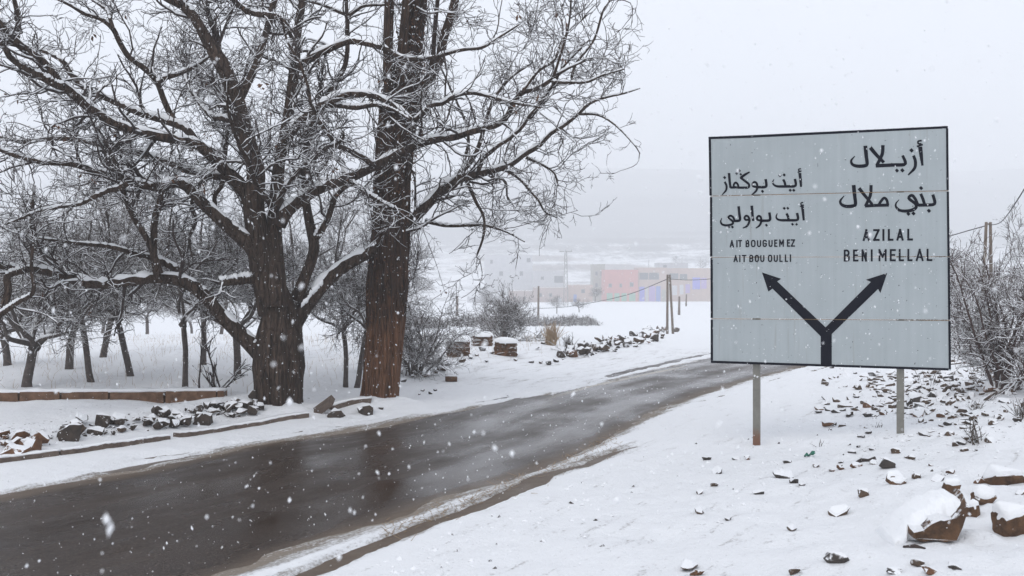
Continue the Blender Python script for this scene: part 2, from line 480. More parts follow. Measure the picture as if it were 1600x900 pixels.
def thin_attr(x, y):
    s, q = road_sq(x, y); qe = q - bend(s)
    bank = smooth(-4.6, -2.6, qe) * smooth(34, 22, y) * smooth(2.5, 6, y) * (0.45 + 0.55 * smooth(9, 13, y))
    row = smooth(KERB_Q - 0.2, KERB_Q - 0.6, qe) * smooth(KERB_Q - 3.4, KERB_Q - 2.0, qe) * smooth(19, 16, y)
    fld = 0.45 * smooth(KERB_Q - 1, KERB_Q - 3, qe) * smooth(40, 25, y)
    farf = 0.5 * smooth(40, 60, y)
    return np.maximum(np.maximum(bank, row), np.maximum(fld, farf))

xs = axis(-1045, -7.5, 6.0, 1045, 0.075, 1.07)
ys = axis(-40, 4.6, 27.0, 500, 0.075, 1.05)
ground = grid("ground", xs, ys, terrain, ground_mat(), {"mud": mud_attr, "thin": thin_attr})
tag(ground, kind="structure")
ZG = np.array([v.co.z for v in ground.data.vertices]).reshape(len(ys), len(xs))

# road: one sheet just under the snow edge
def road_mat():
    m, nt, b = new_mat("wet asphalt")
    p = geo_pos(nt)
    aq = nd(nt, "ShaderNodeAttribute", attribute_name="across")     # 0 near edge .. 1 far edge
    al = nd(nt, "ShaderNodeAttribute", attribute_name="along")
    cv = nd(nt, "ShaderNodeCombineXYZ")
    nt.links.new(math_n(nt, 'MULTIPLY', al.outputs["Fac"], 0.30), cv.inputs[0])
    nt.links.new(math_n(nt, 'MULTIPLY', aq.outputs["Fac"], 4.0), cv.inputs[1])
    st = noise_tex(nt, 1.6, 6, 0.65, cv.outputs[0])
    big = noise_tex(nt, 0.8, 3, 0.5, p); grain = noise_tex(nt, 90, 3, 0.7, p); med = noise_tex(nt, 7, 5, 0.65, p)
    c = mixc(nt, ramp(nt, st.outputs[0], [(0.35, 0.0), (0.7, 1.0)]).outputs[0], (0.026, 0.016, 0.011), (0.050, 0.033, 0.023))
    c = mixc(nt, math_n(nt, 'MULTIPLY', med.outputs[0], 0.5), c, (0.033, 0.024, 0.018))
    agg = noise_tex(nt, 42, 2, 0.6, p)
    c = mixc(nt, ramp(nt, agg.outputs[0], [(0.52, 0.0), (0.68, 0.8)]).outputs[0], c, (0.100, 0.076, 0.060))
    c = mixc(nt, ramp(nt, agg.outputs[0], [(0.30, 0.8), (0.46, 0.0)]).outputs[0], c, (0.012, 0.009, 0.008))
    # mud and slush toward both edges
    e = math_n(nt, 'MINIMUM', aq.outputs["Fac"], math_n(nt, 'SUBTRACT', 1.0, aq.outputs["Fac"]))
    ke = math_n(nt, 'ADD', math_n(nt, 'MULTIPLY', e, -11.0), math_n(nt, 'MULTIPLY', st.outputs[0], 1.5))
    fm = ramp(nt, ke, [(0.05, 0.0), (0.75, 0.75)])
    c = mixc(nt, fm.outputs[0], c, mixc(nt, med.outputs[0], (0.085, 0.058, 0.040), (0.21, 0.165, 0.125)))
    # ridge of slush left between the wheel tracks toward the far end
    rid = math_n(nt, 'ABSOLUTE', math_n(nt, 'SUBTRACT', aq.outputs["Fac"], 0.66))
    rk = math_n(nt, 'ADD', math_n(nt, 'MULTIPLY', rid, -22.0), math_n(nt, 'MULTIPLY', st.outputs[0], 1.9))
    lim = ramp(nt, math_n(nt, 'DIVIDE', al.outputs["Fac"], 40.0), [(0.36, 0.0), (0.41, 1.0), (0.50, 1.0), (0.56, 0.0)])
    fr = math_n(nt, 'MULTIPLY', ramp(nt, rk, [(0.25, 0.0), (0.75, 0.85)]).outputs[0], lim.outputs[0])
    c = mixc(nt, fr, c, (0.50, 0.46, 0.40))
    nt.links.new(c, b.inputs["Base Color"])
    wet = math_n(nt, 'ADD', math_n(nt, 'MULTIPLY', st.outputs[0], 0.5), math_n(nt, 'MULTIPLY', big.outputs[0], 0.5))
    r = ramp(nt, wet, [(0.38, 0.14), (0.50, 0.33), (0.64, 0.52)])
    trk = math_n(nt, 'SINE', math_n(nt, 'ADD', math_n(nt, 'MULTIPLY', aq.outputs["Fac"], 14.0), -0.9))
    trk = math_n(nt, 'MULTIPLY', math_n(nt, 'MAXIMUM', trk, 0.0), math_n(nt, 'MULTIPLY', big.outputs[0], -0.34))
    r2 = math_n(nt, 'ADD', math_n(nt, 'ADD', r.outputs[0], trk), math_n(nt, 'MULTIPLY', math_n(nt, 'ADD', fm.outputs[0], fr), 0.3), True)
    nt.links.new(r2, b.inputs["Roughness"]); b.inputs["Specular IOR Level"].default_value = 0.22
    h = math_n(nt, 'ADD', math_n(nt, 'MULTIPLY', grain.outputs[0], 0.35), math_n(nt, 'MULTIPLY', med.outputs[0], 0.5))
    h = math_n(nt, 'MULTIPLY', h, math_n(nt, 'ADD', 0.15, r2))
    bump(nt, b, h, 0.6, 0.016)
    return m

S = np.concatenate([np.arange(-14, 32, 0.25), np.arange(32, 110, 2.0)]); U = np.linspace(-0.35, 1.35, 35)
SS, UU = np.meshgrid(S, U)
qn, qf = near_q(SS), far_q(SS)
qn = qn + 0; wdt = np.maximum(qn - qf, 3.2)
QQ = qn - UU * wdt
QQ = np.where(UU < 0, qn - UU * 3.6, QQ); QQ = np.where(UU > 1, qf - (UU - 1) * 3.6, QQ)
Xr = SS * TD[0] + QQ * ND[0]; Yr = SS * TD[1] + QQ * ND[1]
base = far_drop(Yr)
rr = np.minimum(np.log1p(np.exp((QQ - bend(SS) + 4.6) * 2.2)) / 2.2 * 0.118, 0.9)
crown = 0.015 * (1 - (2 * np.clip(UU, 0, 1) - 1) ** 2) + 0.006 * fbm(SS * 0.6, QQ * 1.1, 61, 3)
Zr = base + np.where(UU < 0, rr * 0.0, 0) + crown - 0.03 * smooth(0.0, -0.35, UU) * 0 - 0.008
i = np.arange(SS.size).reshape(SS.shape)
Qr = np.stack([i[:-1, :-1], i[:-1, 1:], i[1:, 1:], i[1:, :-1]], -1).reshape(-1, 4)[:, ::-1]
road = obj("road", mk_mesh("road", np.stack([Xr.ravel(), Yr.ravel(), Zr.ravel()], 1), Qr, True,
           {"across": UU.ravel(), "along": SS.ravel()}), road_mat())
tag(road, kind="structure")

# hillside behind the village
hp = np.array([(240, -9.5), (330, -8.6), (400, -4.8), (480, 2.2), (560, 14.9), (700, 40.5), (900, 77.5), (1100, 112), (1250, 122), (1400, 90)])
def hill_z(x, y): return H + 1.2 * (hill_0(x / 1.2, y / 1.2) - H)
def hill_0(x, y):
    z = np.interp(y + 40 * fbm(x * 0.004, y * 0.004, 71, 2), hp[:, 0], hp[:, 1])
    z = z * (1 - 0.10 * smooth(60, -250, x)) + 5.0 * fbm(x * 0.008, y * 0.008, 72, 3) * smooth(450, 800, y)
    # field terraces on the lower slope
    w = smooth(395, 430, y) * smooth(680, 570, y) * smooth(-40, 20, x + 0.02 * y) * smooth(-0.35, 0.1, fbm(x * 0.02, y * 0.012, 77, 2))
    ph = (z + 5.0 * fbm(x * 0.010, y * 0.006, 73, 3)) / 5.2
    fl = np.floor(ph); fr = ph - fl
    zt = (fl + smooth(0.70, 0.98, fr)) * 5.2
    return z * (1 - w * 0.85) + zt * w * 0.85
def hill_mat():
    m, nt, b = new_mat("snowy hillside")
    g = nd(nt, "ShaderNodeNewGeometry"); s = nd(nt, "ShaderNodeSeparateXYZ"); nt.links.new(g.outputs["Normal"], s.inputs[0])
    n = noise_tex(nt, 0.05, 5, 0.7, g.outputs["Position"]); n2 = noise_tex(nt, 0.012, 4, 0.6, g.outputs["Position"])
    k = math_n(nt, 'ADD', math_n(nt, 'SUBTRACT', 1.0, s.outputs[2]), math_n(nt, 'MULTIPLY', math_n(nt, 'SUBTRACT', n2.outputs[0], 0.5), 0.30))
    f = ramp(nt, k, [(0.05, 0.0), (0.12, 0.85)])
    n3 = noise_tex(nt, 0.35, 3, 0.6, g.outputs["Position"])
    kk = math_n(nt, 'ADD', math_n(nt, 'MULTIPLY', n.outputs[0], 0.75), math_n(nt, 'MULTIPLY', n3.outputs[0], 0.35))
    sp = nd(nt, "ShaderNodeSeparateXYZ"); nt.links.new(g.outputs["Position"], sp.inputs[0])
    up = ramp(nt, math_n(nt, 'DIVIDE', sp.outputs[2], 100.0), [(0.03, 0.0), (0.30, 0.24)])
    kk = math_n(nt, 'ADD', kk, up.outputs[0])
    sh = ramp(nt, kk, [(0.52, 0.0), (0.68, 0.85)])
    c = mixc(nt, f.outputs[0], (0.85, 0.86, 0.88), (0.17, 0.12, 0.09))
    c = mixc(nt, sh.outputs[0], c, (0.075, 0.068, 0.062))
    nt.links.new(c, b.inputs["Base Color"]); b.inputs["Roughness"].default_value = 0.9
    return m
hill = grid("hillside", np.linspace(-1050, 1050, 180), axis(294, 468, 816, 1680, 1.45, 1.08), hill_z, hill_mat())
tag(hill, kind="structure")

# ------------------------------------------------------------------ the road sign
SL = at(1108, 400, 12.20); SR = at(1484, 400, 11.26)
sdirv = (SR - SL); sdirv[2] = 0; swid = np.linalg.norm(sdirv); sdirv /= swid
snrm = np.array([sdirv[1], -sdirv[0], 0.0])            # toward the camera
if snrm[1] > 0: snrm = -snrm
def sgn(px, py, lift=0.0):
    """picture point -> point on the sign's face, lifted toward the viewer"""
    r = at(px, py, 1.0) - np.array([0, 0, H])
    o = SL + snrm * lift - np.array([0, 0, H])
    k = (o @ snrm) / (r @ snrm)
    return r * k + np.array([0, 0, H])

def plate_mat():
    m, nt, b = new_mat("weathered sign plate")
    co = obj_co(nt)
    mp = nd(nt, "ShaderNodeMapping"); mp.inputs["Scale"].default_value = (9, 9, 0.35); nt.links.new(co, mp.inputs[0])
    n = noise_tex(nt, 1.5, 4, 0.6, mp.outputs[0]); n2 = noise_tex(nt, 2.0, 4, 0.6, co); n3 = noise_tex(nt, 38, 2, 0.5, co)
    c = mixc(nt, ramp(nt, n.outputs[0], [(0.35, 0.0), (0.7, 1.0)]).outputs[0], (0.372, 0.412, 0.426), (0.412, 0.452, 0.466))
    c = mixc(nt, math_n(nt, 'MULTIPLY', ramp(nt, n2.outputs[0], [(0.45, 0.0), (0.75, 1.0)]).outputs[0], 0.35), c, (0.30, 0.335, 0.345))
    mp3 = nd(nt, "ShaderNodeMapping"); mp3.inputs["Scale"].default_value = (22, 22, 0.9); nt.links.new(co, mp3.inputs[0])
    dr = noise_tex(nt, 1.0, 3, 0.6, mp3.outputs[0])
    c = mixc(nt, ramp(nt, dr.outputs[0], [(0.62, 0.0), (0.78, 0.35)]).outputs[0], c, (0.22, 0.19, 0.15))
    c = mixc(nt, ramp(nt, n3.outputs[0], [(0.72, 0.0), (0.75, 1.0)]).outputs[0], c, (0.06, 0.06, 0.065))
    nt.links.new(c, b.inputs["Base Color"]); b.inputs["Roughness"].default_value = 0.55; b.inputs["Specular IOR Level"].default_value = 0.25
    bump(nt, b, n2.outputs[0], 0.15, 0.02)
    return m
M['plate'] = plate_mat()
def ink_mat():
    m, nt, b = new_mat("chipped navy paint")
    co = obj_co(nt)
    n = noise_tex(nt, 60, 3, 0.6, co)
    c = mixc(nt, ramp(nt, n.outputs[0], [(0.77, 0.0), (0.80, 1.0)]).outputs[0], (0.006, 0.007, 0.014), (0.25, 0.30, 0.33))
    nt.links.new(c, b.inputs["Base Color"]); b.inputs["Roughness"].default_value = 0.7; b.inputs["Specular IOR Level"].default_value = 0.06
    return m
M['ink'] = ink_mat()
M['seam'] = simple("rusty seam", (0.10, 0.075, 0.05), (0.26, 0.17, 0.08), 9, 0.8, 0.2)
def post_mat():
    m, nt, b = new_mat("galvanised post rusting at the foot")
    co = obj_co(nt); s = nd(nt, "ShaderNodeSeparateXYZ"); nt.links.new(co, s.inputs[0])
    n = noise_tex(nt, 14, 5, 0.7, co)
    c = mixc(nt, n.outputs[0], (0.13, 0.125, 0.11), (0.26, 0.25, 0.22))
    k = math_n(nt, 'ADD', math_n(nt, 'MULTIPLY', s.outputs[2], -2.6), math_n(nt, 'MULTIPLY', n.outputs[0], 1.0))
    k = math_n(nt, 'ADD', k, 0.35)
    c = mixc(nt, ramp(nt, k, [(0.25, 0.0), (0.6, 0.9)]).outputs[0], c, (0.17, 0.075, 0.04))
    nt.links.new(c, b.inputs["Base Color"]); b.inputs["Roughness"].default_value = 0.6; b.inputs["Metallic"].default_value = 0.15
    bump(nt, b, n.outputs[0], 0.3, 0.01)
    return m
M['post'] = post_mat()

p1 = sgn(1181, 640); p2 = sgn(1407, 640)
zl = hz(p1[0], p1[1]); zr = hz(p2[0], p2[1])
mid = (p1 + p2) / 2
sign = thing("road_sign", (mid[0], mid[1], zl), "big grey direction sign with forked black arrow on two posts", "road sign")

def poly_prism(mb, front, back_off):
    f = np.array(front); n = len(f)
    V = np.vstack([f, f + back_off])
    T = []
    for k in range(1, n - 1): T += [[0, k, k + 1], [n, n + k + 1, n + k]]
    Q = [[k, n + k, n + (k + 1) % n, (k + 1) % n] for k in range(n)]
    mb.add(V, Q, T)
panels = [[(1107, 214), (1108.5, 305.5), (1482.3, 297), (1481, 197), (1168, 212)],
          [(1109.5, 307.5), (1109.3, 401), (1484, 400), (1482.5, 299)],
          [(1110.5, 402.8), (1110.3, 497), (1485, 499.5), (1484, 402)],
          [(1110.3, 499), (1110.5, 567), (1486, 579), (1485.2, 501.5)]]
for i_, pl in enumerate(panels):
    mb = MB(); poly_prism(mb, [sgn(*p) for p in pl], -snrm * (0.030 + 0.002 * (i_ % 2)))
    mb.build("panel", M['plate'], sign)
def strip2d(a, b, w):
    a = np.array(a, float); b = np.array(b, float); d = (b - a) / np.linalg.norm(b - a); n = np.array([-d[1], d[0]]) * w / 2
    return [a + n, a - n, b - n, b + n]
# rusty seams between the panels
for a, b in (((1110, 306.4), (1482, 298)), ((1111, 402), (1483.5, 401)), ((1111.5, 498), (1484.5, 500.5))):
    mb = MB(); poly_prism(mb, [sgn(*p, lift=0.0015 if abs(a[1] - 402) < 1 else 0.0060) for p in strip2d(a, b, 1.0)], -snrm * 0.02); mb.build("seam", M['seam'], sign)
# navy edge line, one strip per panel edge
bw = 3.6
for k_, (a, b) in enumerate((((1107, 215.6), (1168, 213.6)), ((1168, 213.6), (1481, 198.6)), ((1479.9, 200.6), (1480.8, 297)), ((1481, 299.5), (1482.2, 400)), ((1482.4, 402.5), (1483.3, 499.5)), ((1483.5, 501.5), (1484.2, 576.7)),
             ((1482, 577.2), (1110.6, 565.3)), ((1112.2, 563.2), (1112.1, 499.5)), ((1112.1, 497), (1111.8, 403)), ((1111.2, 401), (1111, 308)), ((1110.2, 305.5), (1109, 217.6)))):
    mb = MB(); poly_prism(mb, [sgn(*p, lift=0.0030 + 0.0002 * k_) for p in strip2d(a, b, bw)], -snrm * 0.0029); mb.build("border", M['ink'], sign)

class Ink:
    """flat lettering from pen strokes given in picture points; each stroke lies a hair above the last"""
    def __init__(s): s.mb = MB(); s.k = 0
    def ribbon(s, pts, w, curve=True, taper=None):
        p = np.asarray(pts, float)
        if curve and len(p) > 2: p = catmull(p, max(10, len(p) * 4))
        n_ = len(p); t = np.gradient(p, axis=0); t /= np.linalg.norm(t, axis=1, keepdims=True) + 1e-9
        nn = np.stack([-t[:, 1], t[:, 0]], 1)
        ww = np.full(n_, float(w)) if taper is None else np.interp(np.linspace(0, 1, n_), np.linspace(0, 1, len(taper)), taper) * w
        # square the pen: broader on the flat strokes than on the upright ones is left to the width list
        p = p.copy(); p[0] -= t[0] * w * 0.12; p[-1] += t[-1] * w * 0.12
        L = p + nn * ww[:, None] / 2; R = p - nn * ww[:, None] / 2
        lift = 0.0022 + 0.00012 * s.k; s.k += 1
        V = [sgn(*q, lift=lift) for q in L] + [sgn(*q, lift=lift) for q in R]
        s.mb.add(V, [[i, i + 1, n_ + i + 1, n_ + i] for i in range(n_ - 1)])
    def dot(s, c, r):
        lift = 0.0022 + 0.00012 * s.k; s.k += 1
        s.mb.add([sgn(c[0] + dx, c[1] + dy, lift=lift) for dx, dy in ((0, -r), (r, 0.1 * r), (0, r), (-r, -0.1 * r))], [[0, 1, 2, 3]])
    def tris(s, pts, T):
        s.mb.add([sgn(*q, lift=0.0025) for q in pts], None, T)
    def done(s, name): return s.mb.build(name, M['ink'], sign)

ar = Ink()
ar.tris([(1160 + x / 5, 410 + y / 5) for x, y in ((153, 78), (303, 128), (272, 148), (235, 205), (203, 228), (650, 507), (612, 578),
         (1132, 82), (965, 135), (1003, 153), (1060, 208), (1078, 240), (698, 560), (698, 806), (612, 803))],
        [(0, 2, 1), (0, 3, 2), (0, 4, 3), (2, 3, 6), (2, 6, 5), (7, 8, 9), (7, 9, 10), (7, 10, 11), (9, 5, 12), (9, 12, 10), (5, 6, 12), (6, 14, 13), (6, 13, 12)])
ar.done("arrow")

def arabic(origin, sc, strokes, dots, name="lettering"):
    k = Ink(); ox, oy = origin
    for pts, w, *tp in strokes:
        k.ribbon([(ox + x / sc, oy + y / sc) for x, y in pts], w / sc * 1.2, True, tp[0] if tp else None)
    for x, y, r in dots: k.dot((ox + x / sc, oy + y / sc), r / sc)
    return k.done(name)
A = (1100, 190); Bo = (1290, 190); sc = 5.295
arabic(A, sc, [([(793, 428), (798, 480), (803, 537)], 21, (1, .9, .7)), ([(802, 390), (784, 394), (785, 408), (800, 410)], 9), ([(776, 420), (806, 409)], 9),
    ([(753, 476), (760, 520), (745, 535), (690, 536), (610, 536), (578, 522), (568, 500), (578, 480)], 18, (1, 1, 1, 1, 1, .9, .7, .3)), ([(656, 480), (668, 505), (674, 533)], 17),
    ([(510, 478), (516, 522), (505, 541), (436, 542)], 18), ([(440, 541), (408, 535), (402, 516), (416, 500), (434, 508), (441, 535), (432, 572), (396, 605)], 15, (1, 1, 1, 1, 1, 1, .9, .5)),
    ([(376, 418), (340, 438), (303, 466)], 17, (.6, 1, 1)), ([(303, 464), (340, 492), (372, 520), (366, 544), (320, 546), (268, 546)], 16), ([(292, 546), (252, 540), (246, 522), (262, 504), (280, 520), (286, 545)], 14),
    ([(207, 428), (212, 490), (219, 545)], 18, (1, .95, .9)), ([(258, 545), (219, 545)], 15), ([(172, 500), (186, 530), (182, 568), (150, 605)], 15, (1, 1, .9, .4))],
    [(628, 446, 14), (663, 441, 14), (713, 568, 14), (743, 568, 14), (484, 577, 14), (271, 428, 13), (293, 406, 13), (304, 436, 12), (171, 463, 14)])
arabic(A, sc, [([(814, 703), (820, 760), (825, 815)], 20, (1, .9, .75)), ([(820, 668), (803, 674), (804, 689), (818, 691)], 9), ([(795, 702), (826, 690)], 9),
    ([(770, 758), (778, 800), (764, 815), (700, 816), (632, 815), (604, 804), (597, 784), (606, 762)], 18, (1, 1, 1, 1, 1, .9, .7, .3)), ([(684, 762), (695, 786), (700, 812)], 17),
    ([(541, 754), (547, 802), (535, 818), (466, 820)], 18), ([(472, 819), (444, 812), (438, 796), (452, 780), (469, 790), (474, 822), (460, 858), (430, 881)], 15, (1, 1, 1, 1, 1, 1, .9, .5)),
    ([(395, 698), (400, 760), (407, 820)], 19, (1, .95, .85)), ([(377, 812), (345, 812), (335, 796), (348, 779), (367, 788), (376, 820), (358, 862), (322, 881)], 15, (1, 1, 1, 1, 1, 1, .9, .5)),
    ([(287, 703), (292, 760), (298, 808), (285, 820), (250, 821)], 18), ([(254, 821), (240, 790), (216, 779), (202, 796), (234, 822), (236, 846), (192, 858), (152, 851), (138, 826), (147, 800)], 15, (1, 1, 1, 1, 1, 1, 1, 1, .8, .3))],
    [(664, 717, 13), (693, 717, 13), (732, 849, 13), (765, 849, 13), (516, 857, 13), (205, 872, 13), (235, 872, 13)])
arabic(Bo, sc, [([(783, 212), (792, 290), (801, 360)], 29, (1, .85, .55)), ([(794, 157), (766, 163), (768, 182), (792, 184)], 12), ([(756, 206), (803, 190)], 12),
    ([(728, 283), (743, 330), (736, 385), (685, 440)], 20, (1, 1.1, 1, .5)), ([(638, 283), (660, 335), (648, 356), (560, 359), (418, 366)], 24, (.8, 1, 1, 1, 1)),
    ([(372, 218), (420, 275), (480, 336)], 27, (1, .9, .8)), ([(474, 198), (468, 270), (424, 362)], 24, (1, 1, .9)),
    ([(329, 203), (336, 280), (343, 350), (320, 366), (262, 368), (222, 354), (212, 322), (240, 288)], 24, (1.1, 1.1, 1, 1, 1, .9, .7, .25))],
    [(711, 238, 19), (635, 403, 19), (590, 405, 18)])
arabic(Bo, sc, [([(888, 606), (904, 668), (890, 686), (840, 690), (770, 691)], 22), ([(788, 600), (805, 640), (820, 688)], 21), 
    ([(800, 691), (766, 688), (742, 640), (714, 610), (688, 634), (744, 682), (744, 716), (690, 738), (620, 736), (584, 708), (582, 678), (606, 648)], 21, (1, 1, 1, 1, 1, 1, 1.1, 1.1, 1, .9, .6, .25)),
    ([(516, 692), (506, 650), (484, 632), (456, 662), (440, 690)], 19), ([(520, 691), (430, 693), (328, 698)], 21),
    ([(278, 553), (325, 612), (384, 682)], 24, (1, .9, .8)), ([(376, 528), (370, 610), (330, 697)], 22, (1, 1, .9)),
    ([(232, 528), (240, 610), (247, 682), (225, 698), (168, 701), (130, 684), (122, 655), (152, 616)], 24, (1.1, 1.1, 1, 1, 1, .9, .7, .25))],
    [(790, 550, 18), (855, 738, 18), (685, 763, 18), (727, 760, 18)])

FONT = {'A': [[(0, 0), (.5, 1)], [(.5, 1), (1, 0)], [(.2, .28), (.8, .28)]],
 'B': [[(0, 0), (0, 1)], [(0, 1), (.6, 1), (.9, .87), (.9, .65), (.6, .53), (0, .53)], [(.45, .53), (.95, .44), (1, .27), (.95, .09), (.6, 0), (0, 0)]],
 'O': [[(.5, 1), (.12, .92), (0, .7), (0, .3), (.12, .08), (.5, 0), (.88, .08), (1, .3), (1, .7), (.88, .92), (.5, 1)]],
 'U': [[(0, 1), (0, .3), (.15, .06), (.5, 0), (.85, .06), (1, .3), (1, 1)]],
 'G': [[(1, .75), (.88, .93), (.5, 1), (.12, .92), (0, .7), (0, .3), (.12, .08), (.5, 0), (.88, .08), (1, .25), (1, .45)], [(1, .45), (.55, .45)]],
 'E': [[(0, 0), (0, 1)], [(0, 1), (1, 1)], [(0, .52), (.85, .52)], [(0, 0), (1, 0)]],
 'M': [[(0, 0), (0, 1)], [(0, 1), (.5, .35)], [(.5, .35), (1, 1)], [(1, 1), (1, 0)]],
 'N': [[(0, 0), (0, 1)], [(0, 1), (1, 0)], [(1, 0), (1, 1)]], 'Z': [[(0, 1), (1, 1)], [(1, 1), (0, 0)], [(0, 0), (1, 0)]],
 'L': [[(0, 1), (0, 0)], [(0, 0), (1, 0)]], 'T': [[(0, 1), (1, 1)], [(.5, 1), (.5, 0)]], 'I': [[(.5, 0), (.5, 1)]]}
def latin(origin, sc, letters, y0a, y1a, y0b, y1b, w):
    """letters (char, x0, x1); top/bottom rows at the left end (y0a, y1a) and the right end (y0b, y1b)"""
    k = Ink(); xa, xb = letters[0][1], letters[-1][2]
    for ch, x0, x1 in letters:
        t = ((x0 + x1) / 2 - xa) / (xb - xa); top = y0a + (y0b - y0a) * t + w / 2; bot = y1a + (y1b - y1a) * t - w / 2
        X0, X1 = x0 + w / 2, x1 - w / 2
        for stv in FONT[ch]:
            pts = [(origin[0] + (X0 + (X1 - X0) * u) / sc, origin[1] + (bot + (top - bot) * v) / sc) for u, v in stv]
            if len(pts) == 2:
                a, b = np.array(pts[0]), np.array(pts[1]); d = (b - a) / (np.linalg.norm(b - a) + 1e-9) * w / sc * 0.38
                pts = [a - d, b + d]
            k.ribbon(pts, w / sc, len(pts) > 2)
    return k.done("lettering")
C_ = (1100, 340); D_ = (1290, 340); s2 = 6.43
latin(C_, s2, [('A', 258, 302), ('I', 322, 340), ('T', 343, 382), ('B', 418, 456), ('O', 472, 518), ('U', 532, 574), ('G', 588, 632), ('U', 648, 690), ('E', 705, 738), ('M', 755, 803), ('E', 833, 865), ('Z', 872, 914)], 226, 300, 218, 292, 13)
latin(C_, s2, [('A', 296, 340), ('I', 352, 368), ('T', 380, 426), ('B', 455, 496), ('O', 510, 552), ('U', 565, 607), ('O', 642, 686), ('U', 700, 742), ('L', 757, 790), ('L', 812, 844), ('I', 860, 877)], 376, 448, 370, 445, 13)
latin(D_, s2, [('A', 373, 445), ('Z', 478, 543), ('I', 570, 592), ('L', 625, 682), ('A', 712, 784), ('L', 820, 878)], 117, 236, 112, 230, 21)
latin(D_, s2, [('B', 182, 244), ('E', 275, 330), ('N', 361, 415), ('I', 452, 475), ('M', 532, 613), ('E', 645, 706), ('L', 735, 788), ('L', 822, 873), ('A', 906, 984), ('L', 1015, 1073)], 322, 442, 312, 436, 19)
# posts stand behind the plates
for px_, zf_ in ((1181, zl), (1407, zr)):
    b_ = sgn(px_, 640) - snrm * 0.085; top = sgn(px_, 225)[2]
    zf_ = hz(b_[0], b_[1]) - 0.25
    mb = MB(); mb.box((b_[0], b_[1], (zf_ + top) / 2), (0.082, 0.082, top - zf_), rz=math.atan2(sdirv[1], sdirv[0]))
    mb.build("post", M['post'], sign)
# snow caught along the upper edge and the seams
sb = MB(); r3 = np.random.RandomState(8)
for (xa, ya, xb, yb, n3, rr3) in ((1109, 213.4, 1168, 211.4, 14, .007), (1168, 211.4, 1480, 196.5, 60, .007), (1112, 306, 1160, 304.8, 12, .006), (1112, 498, 1480, 500, 12, .004)):
    for q in range(n3):
        u = r3.rand(); c3 = sgn(xa + (xb - xa) * u, ya + (yb - ya) * u, lift=0.006 - (0.02 if ya < 220 else 0)); s3 = rr3 * r3.uniform(0.4, 1.3)
        V3 = np.array([[1.8, 0, 0], [-1.8, 0, 0], [0, 1, 0], [0, -1, 0], [0, 0, 1], [0, 0, -1.0]]) * s3 + c3
        sb.add(V3, None, [[0, 2, 4], [2, 1, 4], [1, 3, 4], [3, 0, 4], [2, 0, 5], [1, 2, 5], [3, 1, 5], [0, 3, 5]])
sb.build("snow", M['snow'], sign, True)["kind"] = "stuff"
# cross rails on the back
for yy in (250, 355, 450, 545):
    a = sgn(1116, yy + 2) - snrm * 0.045; b_ = sgn(1478, yy) - snrm * 0.045; b_[2] = a[2]
    mb = MB(); c = (a + b_) / 2; mb.box(c, (swid - 0.12, 0.02, 0.06), rz=math.atan2(sdirv[1], sdirv[0])); mb.build("rail", M['post'], sign)

# ------------------------------------------------------------------ tree growing
def grow(rs, P, R, M_, L, N, ratio, ang, up, wig, tmin=0.15, tmax=1.0, rmin=0.002, rmax=9, rend=0.35, weight=None, flat=0.0, endbias=1.0, bow=0.0):
    """M_ children from the parent polylines P (B,n,3) with radii R"""
    B, n, _ = P.shape
    ln = np.linalg.norm(np.diff(P, axis=1), axis=2).sum(1)
    w = ln if weight is None else weight * ln
    pi = rs.choice(B, M_, p=w / w.sum())
    t = (tmin + (tmax - tmin) * rs.rand(M_) ** endbias) * (n - 1); i = np.minimum(t.astype(int), n - 2); f = (t - i)
    p0 = P[pi, i] * (1 - f)[:, None] + P[pi, i + 1] * f[:, None]
    r0 = R[pi, i] * (1 - f) + R[pi, i + 1] * f
    tg = P[pi, i + 1] - P[pi, i]; tg /= np.linalg.norm(tg, axis=1, keepdims=True) + 1e-9
    rv = rs.randn(M_, 3); pr = rv - (rv * tg).sum(1, keepdims=True) * tg; pr /= np.linalg.norm(pr, axis=1, keepdims=True) + 1e-9
    pr[:, 2] *= (1 - flat)
    a = np.radians(ang[0] + (ang[1] - ang[0]) * rs.rand(M_))[:, None]
    d = tg * np.cos(a) + pr * np.sin(a); d[:, 2] += up * rs.rand(M_); d /= np.linalg.norm(d, axis=1, keepdims=True)
    Ls = (L[0] + (L[1] - L[0]) * rs.rand(M_)) * (1 - 0.35 * t / (n - 1))
    st = Ls / (N - 1)
    pts = [p0]; bw = rs.randn(M_, 3) * bow
    for k in range(N - 1):
        pts.append(pts[-1] + d * st[:, None])
        d = d + rs.randn(M_, 3) * wig + bw; d[:, 2] += up * 0.35; d /= np.linalg.norm(d, axis=1, keepdims=True)
    Pn = np.stack(pts, 1)
    rr_ = np.clip(r0 * ratio * (0.7 + 0.5 * rs.rand(M_)), rmin, np.minimum(rmax, r0 * 0.85))
    rr_ = np.maximum(rr_, rmin)
    Rn = rr_[:, None] * np.linspace(1, rend, N)[None]
    return Pn, np.maximum(Rn, rmin * 0.55)

